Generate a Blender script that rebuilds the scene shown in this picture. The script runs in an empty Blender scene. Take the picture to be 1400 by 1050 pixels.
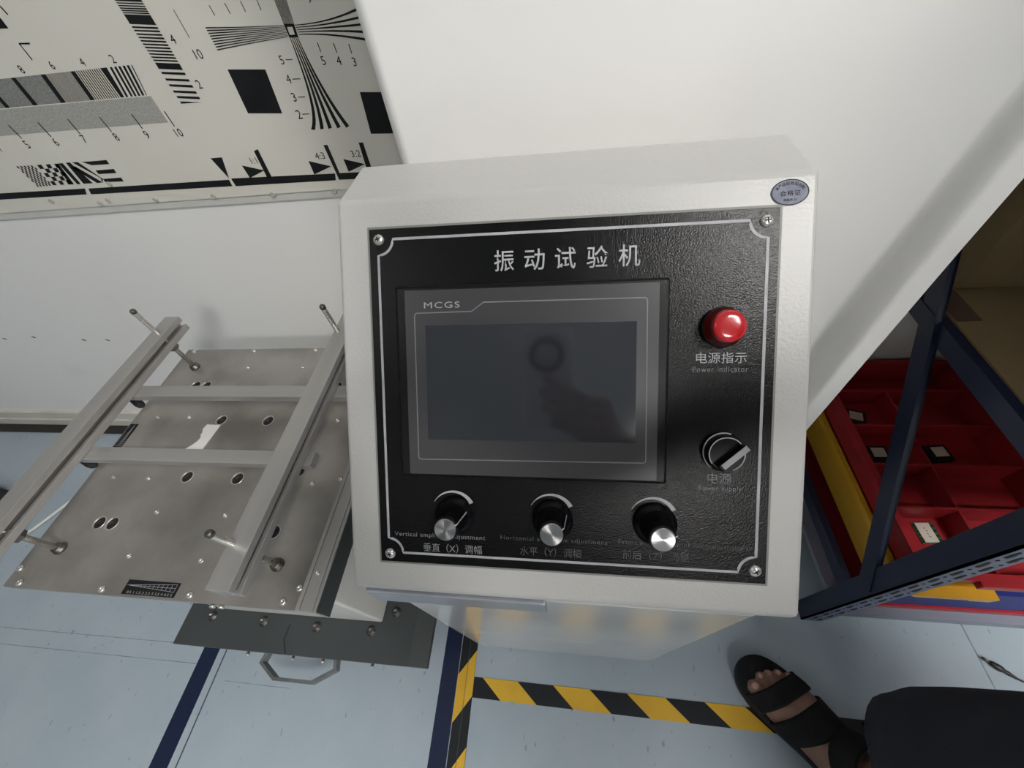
import bpy, bmesh, math, random
from mathutils import Matrix, Vector
random.seed(7)

# ------------------------------------------------------------------ camera
scene = bpy.context.scene
cam_data = bpy.data.cameras.new('camera')
cam_data.sensor_fit = 'HORIZONTAL'
cam_data.sensor_width = 36.0
cam_data.lens = 36.0 * 542.0 / 1400.0
cam_data.clip_start = 0.01
camera = bpy.data.objects.new('camera', cam_data)
scene.collection.objects.link(camera)
_right = Vector((0.991077, 0.081301, -0.105625))
_down = Vector((-0.000887, -0.788398, -0.615165))
_fwd = Vector((-0.133288, 0.609769, -0.781291))
camera.matrix_world = Matrix((
    (_right.x, -_down.x, -_fwd.x, 0.0),
    (_right.y, -_down.y, -_fwd.y, 0.0),
    (_right.z, -_down.z, -_fwd.z, 1.04),
    (0, 0, 0, 1)))
scene.camera = camera

# ------------------------------------------------------------------ world, exposure
world = bpy.data.worlds.new('world')
scene.world = world
world.use_nodes = True
world.node_tree.nodes['Background'].inputs[0].default_value = (0.85, 0.93, 1.0, 1)
world.node_tree.nodes['Background'].inputs[1].default_value = 0.1
scene.view_settings.view_transform = 'Standard'
scene.view_settings.look = 'None'
scene.view_settings.gamma = 1.0
scene.view_settings.use_curve_mapping = False
scene.view_settings.exposure = -0.24
# ceiling lamps: (x, y, emission strength); the panels themselves are built with the room
CEIL_Z = 2.75
LAMPS = [(1.12, -0.82, 68.0), (-1.45, -0.95, 5.0), (1.0, -2.75, 60.0), (-1.45, -3.1, 4.0), (1.6, -5.6, 5.0)]

# ------------------------------------------------------------------ helpers
WM = {}          # world matrix of every object made here
I4 = Matrix.Identity(4)

class MB:
    """collects shapes; build() links them as one mesh object"""
    def __init__(self): self.v = []; self.f = []; self.sm = []
    def add(self, verts, faces, M=None, smooth=False):
        b = len(self.v)
        for p in verts:
            p = Vector(p)
            self.v.append(M @ p if M is not None else p)
        for f in faces:
            self.f.append([b + i for i in f]); self.sm.append(smooth)
        return self
    def box(self, x0, x1, y0, y1, z0, z1, M=None):
        v = [(x, y, z) for z in (z0, z1) for y in (y0, y1) for x in (x0, x1)]
        return self.add(v, [(0, 2, 3, 1), (4, 5, 7, 6), (0, 1, 5, 4), (2, 6, 7, 3), (0, 4, 6, 2), (1, 3, 7, 5)], M)
    def prism(self, poly, z0, z1, M=None):
        n = len(poly)
        a = sum(poly[i][0] * poly[(i + 1) % n][1] - poly[(i + 1) % n][0] * poly[i][1] for i in range(n))
        if a < 0: poly = list(poly)[::-1]
        v = [(p[0], p[1], z0) for p in poly] + [(p[0], p[1], z1) for p in poly]
        f = [tuple(range(n))[::-1], tuple(range(n, 2 * n))] + [(i, (i + 1) % n, n + (i + 1) % n, n + i) for i in range(n)]
        return self.add(v, f, M)
    def lathe(self, prof, n=24, M=None, smooth=True, caps=True):
        v = []; f = []
        for r, z in prof:
            for i in range(n):
                a = 2 * math.pi * i / n
                v.append((r * math.cos(a), r * math.sin(a), z))
        m = len(prof)
        for j in range(m - 1):
            for i in range(n):
                f.append((j * n + i, j * n + (i + 1) % n, (j + 1) * n + (i + 1) % n, (j + 1) * n + i))
        self.add(v, f, M, smooth)
        if caps:
            b = len(self.v) - len(v)
            self.f.append([b + i for i in range(n)][::-1]); self.sm.append(False)
            self.f.append([b + (m - 1) * n + i for i in range(n)]); self.sm.append(False)
        return self
    def tube(self, pts, r, n=10, M=None, radii=None):
        pts = [Vector(p) for p in pts]; v = []; f = []
        up = Vector((0, 0, 1))
        prev = None
        for k, p in enumerate(pts):
            d = (pts[min(k + 1, len(pts) - 1)] - pts[max(k - 1, 0)]).normalized()
            if prev is None:
                s = d.cross(up)
                if s.length < 1e-4: s = d.cross(Vector((1, 0, 0)))
            else:
                s = prev - d * prev.dot(d)
            s.normalize(); prev = s; t = d.cross(s)
            rr = radii[k] if radii else r
            for i in range(n):
                a = 2 * math.pi * i / n
                v.append(p + (s * math.cos(a) + t * math.sin(a)) * rr)
        for k in range(len(pts) - 1):
            for i in range(n):
                f.append((k * n + i, k * n + (i + 1) % n, (k + 1) * n + (i + 1) % n, (k + 1) * n + i))
        f.append(tuple(range(n))[::-1]); f.append(tuple(range((len(pts) - 1) * n, len(pts) * n)))
        return self.add(v, f, M, True)
    def loft(self, rings, M=None, closed=True, smooth=True):
        n = len(rings[0]); v = [p for r in rings for p in r]; f = []
        for k in range(len(rings) - 1):
            for i in range(n):
                f.append((k * n + i, k * n + (i + 1) % n, (k + 1) * n + (i + 1) % n, (k + 1) * n + i))
        if closed:
            f.append(tuple(range(n))[::-1]); f.append(tuple(range((len(rings) - 1) * n, len(rings) * n)))
        return self.add(v, f, M, smooth)
    def mesh(self, name):
        me = bpy.data.meshes.new(name)
        me.from_pydata([tuple(p) for p in self.v], [], self.f)
        me.polygons.foreach_set('use_smooth', self.sm)
        bm = bmesh.new(); bm.from_mesh(me)
        bmesh.ops.recalc_face_normals(bm, faces=bm.faces)
        bm.to_mesh(me); bm.free()
        return me

def link(name, data, parent=None, M=None):
    o = bpy.data.objects.new(name, data)
    scene.collection.objects.link(o)
    M = M if M is not None else I4
    if parent is not None:
        o.parent = parent
        o.matrix_parent_inverse = WM[parent.name].inverted()
    o.matrix_basis = M
    WM[o.name] = M.copy()
    return o

def part(name, mb, mat, parent=None, M=None, bevel=0.0, seg=2, label=None, kind=None):
    me = mb if isinstance(mb, bpy.types.Mesh) else mb.mesh(name)
    if not me.materials: me.materials.append(mat)
    o = link(name, me, parent, M)
    if bevel:
        b = o.modifiers.new('bevel', 'BEVEL'); b.width = bevel; b.segments = seg
        b.limit_method = 'ANGLE'; b.angle_limit = math.radians(35)
    if label: o['label'] = label
    if kind: o['kind'] = kind
    return o

def tag(o, label, cat, group=None):
    o['label'] = label; o['category'] = cat
    if group: o['group'] = group
    return o

def thing(name, label, cat, loc=(0, 0, 0), group=None):
    o = link(name, None, None, Matrix.Translation(loc))
    o.empty_display_size = 0.05
    return tag(o, label, cat, group)

def struct(name, mb, mat, bevel=0.0):
    o = part(name, mb, mat, bevel=bevel); o['kind'] = 'structure'; return o

def text_mesh(body, size, cx=True, track=1.0, bold=0.0, extrude=0.0):
    """flat lettering as a mesh, centred on its own box"""
    cu = bpy.data.curves.new('lettering', 'FONT')
    cu.body = body; cu.size = size; cu.space_character = track
    cu.offset = bold; cu.resolution_u = 3; cu.extrude = extrude
    ob = bpy.data.objects.new('lettering', cu)
    scene.collection.objects.link(ob)
    bpy.context.view_layer.update()
    me = bpy.data.meshes.new_from_object(ob.evaluated_get(bpy.context.evaluated_depsgraph_get()))
    bpy.data.objects.remove(ob); bpy.data.curves.remove(cu)
    xs = [v.co.x for v in me.vertices]; ys = [v.co.y for v in me.vertices]
    mx = (min(xs) + max(xs)) / 2 if cx else min(xs); my = (min(ys) + max(ys)) / 2
    me.transform(Matrix.Translation((-mx, -my, 0)))
    me.materials.clear()
    return me, max(xs) - min(xs), max(ys) - min(ys)

def fit_text(name, body, mat, parent, M, x0, x1, y, h, track=1.0, bold=0.0, z=0.0004):
    """lettering stretched to reach from x0 to x1 with height h, on the plane of M"""
    me, w, hh = text_mesh(body, 1.0, True, track, bold)
    me.transform(Matrix.Diagonal(((x1 - x0) / w, h / hh, 1, 1)))
    return part(name, me, mat, parent, M @ Matrix.Translation(((x0 + x1) / 2, y, z)))

# ------------------------------------------------------------------ materials
def mat(name, col, rough=0.5, metal=0.0, spec=0.5, bump=None, var=None, coat=0.0, coat_rough=0.1, emit=None, trans=0.0, rough_var=None, sheen=0.0, alpha=None):
    m = bpy.data.materials.new(name); m.use_nodes = True
    nt = m.node_tree; p = nt.nodes['Principled BSDF']
    p.inputs['Base Color'].default_value = (*col, 1)
    p.inputs['Roughness'].default_value = rough
    p.inputs['Metallic'].default_value = metal
    p.inputs['Specular IOR Level'].default_value = spec
    p.inputs['Coat Weight'].default_value = coat
    p.inputs['Coat Roughness'].default_value = coat_rough
    p.inputs['Transmission Weight'].default_value = trans
    p.inputs['Sheen Weight'].default_value = sheen
    if alpha is not None: p.inputs['Alpha'].default_value = alpha
    tc = nt.nodes.new('ShaderNodeTexCoord')
    def noise(scale, detail=4, stretch=None):
        n = nt.nodes.new('ShaderNodeTexNoise'); n.inputs['Scale'].default_value = scale; n.inputs['Detail'].default_value = detail
        if stretch:
            mp = nt.nodes.new('ShaderNodeMapping'); mp.inputs['Scale'].default_value = stretch
            nt.links.new(tc.outputs['Object'], mp.inputs['Vector']); nt.links.new(mp.outputs[0], n.inputs['Vector'])
        else: nt.links.new(tc.outputs['Object'], n.inputs['Vector'])
        return n
    if var:   # (scale, colour2, lo, hi[, stretch])
        n = noise(var[0], 5, var[4] if len(var) > 4 else None)
        r = nt.nodes.new('ShaderNodeValToRGB')
        r.color_ramp.elements[0].position = var[2]; r.color_ramp.elements[1].position = var[3]
        r.color_ramp.elements[0].color = (*col, 1); r.color_ramp.elements[1].color = (*var[1], 1)
        nt.links.new(n.outputs['Fac'], r.inputs['Fac']); nt.links.new(r.outputs['Color'], p.inputs['Base Color'])
    if rough_var:  # (scale, lo, hi[, stretch])
        n = noise(rough_var[0], 4, rough_var[3] if len(rough_var) > 3 else None)
        mr = nt.nodes.new('ShaderNodeMapRange'); mr.inputs['To Min'].default_value = rough_var[1]; mr.inputs['To Max'].default_value = rough_var[2]
        mr.inputs['From Min'].default_value = 0.3; mr.inputs['From Max'].default_value = 0.7
        nt.links.new(n.outputs['Fac'], mr.inputs['Value']); nt.links.new(mr.outputs[0], p.inputs['Roughness'])
    if bump:  # (scale, strength, distance[, stretch])
        n = noise(bump[0], 2, bump[3] if len(bump) > 3 else None)
        b = nt.nodes.new('ShaderNodeBump'); b.inputs['Strength'].default_value = bump[1]; b.inputs['Distance'].default_value = bump[2]
        nt.links.new(n.outputs['Fac'], b.inputs['Height']); nt.links.new(b.outputs[0], p.inputs['Normal'])
    if emit:
        p.inputs['Emission Color'].default_value = (*emit[0], 1); p.inputs['Emission Strength'].default_value = emit[1]
    return m

def mat_floor():
    m = mat('vinyl_floor', (0.33, 0.41, 0.47), 0.42)
    nt = m.node_tree; p = nt.nodes['Principled BSDF']; tc = nt.nodes.new('ShaderNodeTexCoord')
    n1 = nt.nodes.new('ShaderNodeTexNoise'); n1.inputs['Scale'].default_value = 7; n1.inputs['Detail'].default_value = 6
    r1 = nt.nodes.new('ShaderNodeValToRGB'); r1.color_ramp.elements[0].position = .3; r1.color_ramp.elements[1].position = .75
    r1.color_ramp.elements[0].color = (0.325, 0.395, 0.45, 1); r1.color_ramp.elements[1].color = (0.385, 0.445, 0.495, 1)
    n2 = nt.nodes.new('ShaderNodeTexNoise'); n2.inputs['Scale'].default_value = 95; n2.inputs['Detail'].default_value = 3
    mp = nt.nodes.new('ShaderNodeMapping'); mp.inputs['Rotation'].default_value = (0, 0, .5); mp.inputs['Scale'].default_value = (1, .45, 1)
    nt.links.new(tc.outputs['Object'], mp.inputs['Vector']); nt.links.new(mp.outputs[0], n2.inputs['Vector'])
    r2 = nt.nodes.new('ShaderNodeValToRGB'); r2.color_ramp.elements[0].position = .665; r2.color_ramp.elements[1].position = .73
    r2.color_ramp.elements[0].color = (0, 0, 0, 1); r2.color_ramp.elements[1].color = (1, 1, 1, 1)
    n3 = nt.nodes.new('ShaderNodeTexNoise'); n3.inputs['Scale'].default_value = 1.6; n3.inputs['Detail'].default_value = 5
    mu = nt.nodes.new('ShaderNodeMath'); mu.operation = 'MULTIPLY'
    mx = nt.nodes.new('ShaderNodeMixRGB'); mx.inputs['Color2'].default_value = (0.09, 0.13, 0.17, 1)
    nt.links.new(tc.outputs['Object'], n1.inputs['Vector']); nt.links.new(tc.outputs['Object'], n3.inputs['Vector'])
    nt.links.new(n1.outputs['Fac'], r1.inputs['Fac']); nt.links.new(n2.outputs['Fac'], r2.inputs['Fac'])
    nt.links.new(r2.outputs['Color'], mu.inputs[0]); nt.links.new(n3.outputs['Fac'], mu.inputs[1])
    nt.links.new(mu.outputs[0], mx.inputs['Fac']); nt.links.new(r1.outputs['Color'], mx.inputs['Color1'])
    nt.links.new(mx.outputs[0], p.inputs['Base Color'])
    return m

def mat_white_wall(name, col, dirt, lo=.62, hi=.78, rough=.55):
    m = mat(name, col, rough)
    nt = m.node_tree; p = nt.nodes['Principled BSDF']; tc = nt.nodes.new('ShaderNodeTexCoord')
    n1 = nt.nodes.new('ShaderNodeTexNoise'); n1.inputs['Scale'].default_value = 3.2; n1.inputs['Detail'].default_value = 8; n1.inputs['Distortion'].default_value = 1.2
    r1 = nt.nodes.new('ShaderNodeValToRGB'); r1.color_ramp.elements[0].position = lo; r1.color_ramp.elements[1].position = hi
    r1.color_ramp.elements[0].color = (*col, 1); r1.color_ramp.elements[1].color = (*dirt, 1)
    nt.links.new(tc.outputs['Object'], n1.inputs['Vector']); nt.links.new(n1.outputs['Fac'], r1.inputs['Fac'])
    nt.links.new(r1.outputs['Color'], p.inputs['Base Color'])
    return m

K = {}
K['floor'] = mat_floor()
K['wall'] = mat_white_wall('white_wall_paint', (0.81, 0.805, 0.785), (0.74, 0.73, 0.71))
K['ceiling'] = mat('ceiling_grey', (0.6, 0.6, 0.6), 0.8, bump=(60, .2, .002))
K['wall_far'] = mat('grey_room_wall', (0.42, 0.43, 0.44), .6, var=(3, (.38, .39, .4), .4, .7))
K['trim'] = mat('cream_trim', (0.66, 0.63, 0.56), 0.5, var=(9, (0.58, 0.55, 0.49), .4, .7))
K['gap_shadow'] = mat('gap_shadow_black', (0.015, 0.014, 0.014), 0.5, bump=(80, .2, .001))
K['lamp_frame'] = mat('lamp_frame_white', (0.8, 0.8, 0.8), 0.4)
K['sheet'] = mat_white_wall('white_pvc_sheet', (0.88, 0.87, 0.845), (0.83, 0.82, 0.795), .6, .8, .45)
K['chart'] = mat_white_wall('chart_paper', (0.70, 0.68, 0.61), (0.665, 0.64, 0.565), .45, .75, .5)
K['ink'] = mat('black_ink', (0.007, 0.007, 0.008), 0.6, spec=.25, var=(30, (0.010, 0.011, 0.012), .4, .6))
K['ink_grey'] = mat('grey_halftone', (0.18, 0.185, 0.17), 0.55, var=(400, (0.26, 0.265, 0.25), .4, .6))
K['ink_light'] = mat('light_halftone', (0.30, 0.30, 0.275), 0.55, var=(500, (0.42, 0.42, 0.385), .4, .6))
K['clear_edge'] = mat('clear_sheet_edge', (0.62, 0.615, 0.58), 0.3, var=(20, (.56, .555, .52), .4, .7))
K['clear'] = mat('clear_plastic_pin', (0.42, 0.42, 0.38), 0.25, spec=.7, var=(50, (.5, .5, .45), .4, .6))
K['paint'] = mat('cabinet_paint', (0.46, 0.455, 0.44), 0.36, spec=.45, bump=(420, .5, .0007))
K['paint_body'] = mat('cabinet_body_paint', (0.58, 0.575, 0.56), 0.22, bump=(320, .1, .0004), coat=.6, coat_rough=.12)
K['lip'] = mat('pull_lip_steel', (0.33, 0.35, 0.38), 0.35, metal=.6, var=(20, (.4, .42, .46), .4, .6))
K['panel'] = mat('black_textured_panel', (0.004, 0.004, 0.0045), 0.22, bump=(850, .42, .0006), spec=.2)
K['panel_edge'] = mat('panel_edge_grey', (0.2, 0.2, 0.185), 0.5)
K['silver'] = mat('silver_print', (0.40, 0.40, 0.42), 0.5, var=(40, (.33, .33, .35), .4, .6))
K['silver_dim'] = mat('silver_print_thin', (0.20, 0.20, 0.215), 0.55, var=(40, (.17, .17, .18), .4, .6))
K['silver_faint'] = mat('silver_print_worn', (0.075, 0.075, 0.08), 0.6, var=(120, (.03, .03, .032), .35, .65))
K['bezel'] = mat('bezel_black_plastic', (0.004, 0.004, 0.0045), 0.3, bump=(700, .3, .0004), spec=.25)
K['film'] = mat('bezel_grey_film', (0.040, 0.040, 0.043), 0.32, bump=(500, .1, .0003))
K['glass'] = mat('screen_glass', (0.024, 0.026, 0.032), 0.06, spec=1.0, rough_var=(14, .05, .09))
K['chrome'] = mat('bright_steel', (0.66, 0.645, 0.61), 0.25, metal=.8, rough_var=(60, .2, .4))
K['dark_steel'] = mat('dark_steel', (0.15, 0.145, 0.135), 0.3, metal=.9, rough_var=(60, .3, .5))
K['socket'] = mat('socket_dark', (0.01, 0.01, 0.01), 0.6)
K['knob'] = mat('knob_black', (0.004, 0.004, 0.005), 0.25, spec=.12, bump=(300, .05, .0003))
K['spun'] = mat('spun_aluminium', (0.45, 0.45, 0.45), 0.28, metal=1.0)
K['red_lens'] = mat('red_lamp_lens', (0.52, 0.012, 0.016), 0.16, spec=.7, coat=.5, coat_rough=.05, var=(35, (.42, .01, .014), .4, .65))
K['red_ring'] = mat('dark_red_ring', (0.10, 0.006, 0.008), 0.3, var=(35, (.06, .004, .006), .4, .65))
K['sticker'] = mat('silver_blue_sticker', (0.13, 0.14, 0.21), 0.5, spec=.3, var=(130, (.2, .21, .26), .35, .7))
K['sticker_ink'] = mat('sticker_ink', (0.008, 0.009, 0.014), 0.5, spec=.2)
K['alu_plate'] = mat('stained_aluminium_plate', (0.25, 0.236, 0.218), 0.45, metal=.65, var=(7, (.43, .405, .38), .36, .64), rough_var=(5, .34, .52), bump=(250, .06, .0003, (1, 8, 1)))
K['alu'] = mat('brushed_aluminium', (0.50, 0.49, 0.475), 0.38, metal=.6, var=(30, (.42, .41, .40), .35, .65, (1, .06, 1)), bump=(300, .1, .0003, (1, .05, 1)))
K['alu_x'] = mat('brushed_aluminium_crossbar', (0.47, 0.46, 0.45), 0.4, metal=.6, var=(30, (.40, .39, .38), .35, .65, (.06, 1, 1)), bump=(300, .1, .0003, (.05, 1, 1)))
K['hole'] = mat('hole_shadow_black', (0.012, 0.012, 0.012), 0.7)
K['slab'] = mat('grey_painted_slab', (0.046, 0.052, 0.053), 0.42, spec=.4, bump=(300, .15, .0004), var=(5, (.053, .06, .061), .35, .7))
K['rubber'] = mat('black_rubber', (0.016, 0.016, 0.016), 0.5, bump=(200, .2, .0005))
K['paper'] = mat('torn_paper', (0.74, 0.73, 0.69), 0.7)
K['tape_y'] = mat('hazard_tape_yellow', (0.72, 0.43, 0.03), 0.4, var=(11, (.62, .36, .02), .45, .7))
K['tape_k'] = mat('hazard_tape_black', (0.010, 0.012, 0.015), 0.45, spec=.3, var=(11, (.014, .016, .02), .45, .7))
K['tape_b'] = mat('navy_floor_tape', (0.008, 0.015, 0.045), 0.5, spec=.3, var=(9, (.011, .019, .052), .4, .7))
K['seam_faint'] = mat('faint_floor_seam', (0.17, 0.21, 0.245), 0.6, var=(40, (.26, .32, .37), .4, .6))
K['machine_paint'] = mat('machine_white_paint', (0.72, 0.715, 0.69), 0.35, bump=(320, .15, .0004), var=(6, (.68, .675, .65), .4, .7))
K['handle'] = mat('handle_steel', (0.20, 0.21, 0.215), 0.35, metal=.5, var=(30, (.15, .155, .16), .4, .6))
K['nail'] = mat('toe_nail', (0.46, 0.27, 0.22), 0.3)
K['wall_mark'] = mat('wall_mark', (0.10, 0.09, 0.08), 0.7, var=(300, (.3, .29, .27), .4, .6))
K['seam'] = mat('floor_seam', (0.05, 0.065, 0.08), 0.7)
K['navy'] = mat('rack_navy_paint', (0.011, 0.016, 0.045), 0.35, bump=(200, .1, .0003), var=(10, (.014, .02, .055), .4, .7))
K['navy_light'] = mat('rack_perforated_face', (0.16, 0.20, 0.33), 0.4, var=(50, (.2, .24, .37), .4, .7))
K['shelf'] = mat('shelf_grey', (0.22, 0.25, 0.32), 0.5, var=(6, (.18, .2, .26), .4, .7))
K['red_bin'] = mat('red_bin_plastic', (0.42, 0.022, 0.030), 0.4, spec=.35, bump=(90, .08, .0006), var=(8, (.31, .02, .026), .4, .7))
K['yellow_bin'] = mat('yellow_bin_plastic', (0.78, 0.43, 0.03), 0.36, bump=(90, .08, .0006), var=(8, (.7, .37, .025), .4, .7))
K['blue_bin'] = mat('blue_bin_plastic', (0.014, 0.026, 0.20), 0.5, spec=.2, bump=(90, .08, .0006), var=(8, (.017, .03, .2), .4, .7))
K['pcb'] = mat('green_circuit_board', (0.025, 0.10, 0.045), 0.4, var=(260, (.05, .15, .08), .4, .6))
K['label_paper'] = mat('white_module_label', (0.76, 0.68, 0.58), 0.55, var=(60, (.72, .64, .55), .4, .7))
K['black_part'] = mat('black_component', (0.012, 0.012, 0.013), 0.4, bump=(120, .2, .001))
K['carton'] = mat('brown_carton', (0.30, 0.21, 0.10), 0.75, var=(12, (.25, .175, .085), .35, .7), bump=(180, .15, .0008, (1, 1, .1)))
K['carton_dark'] = mat('carton_dark_brown', (0.13, 0.075, 0.05), 0.6, var=(20, (.11, .065, .045), .4, .7))
K['skin'] = mat('skin', (0.30, 0.17, 0.125), 0.55, var=(45, (.25, .135, .098), .4, .7), bump=(260, .15, .0006))
K['nail'] = mat('toe_nail', (0.46, 0.27, 0.22), 0.3)
K['sandal'] = mat('black_sandal_foam', (0.007, 0.0075, 0.009), 0.6, spec=.3, bump=(300, .2, .0006), var=(25, (.01, .0105, .012), .4, .7))
K['strap'] = mat('black_strap_webbing', (0.006, 0.0065, 0.0075), 0.75, spec=.25, bump=(420, .4, .0008), var=(25, (.009, .0095, .011), .4, .7))
K['cloth'] = mat('dark_trouser_cloth', (0.024, 0.027, 0.034), 0.85, spec=.25, bump=(500, .35, .0008), var=(14, (.03, .034, .042), .4, .7))
K['shirt'] = mat('dark_shirt_cloth', (0.02, 0.021, 0.025), 0.85, bump=(500, .3, .0008), var=(12, (.026, .027, .031), .4, .7))
K['hair'] = mat('black_hair', (0.01, 0.008, 0.007), 0.5, bump=(160, .6, .003, (1, 1, .15)))
K['eye'] = mat('eye', (.25, .24, .23), .2, var=(60, (.3, .29, .28), .4, .6))
K['phone'] = mat('phone_grey_back', (0.72, 0.74, 0.78), 0.35, var=(20, (.68, .70, .74), .4, .6))
K['phone_glass'] = mat('phone_camera_glass', (0.45, 0.5, 0.53), 0.1, var=(20, (.42, .47, .5), .4, .6))
K['cord_white'] = mat('white_cord', (0.66, 0.67, 0.63), 0.45, var=(30, (.6, .61, .57), .4, .7))
K['cord_black'] = mat('black_cord', (0.012, 0.013, 0.014), 0.4, var=(30, (.018, .019, .02), .4, .7))

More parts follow.
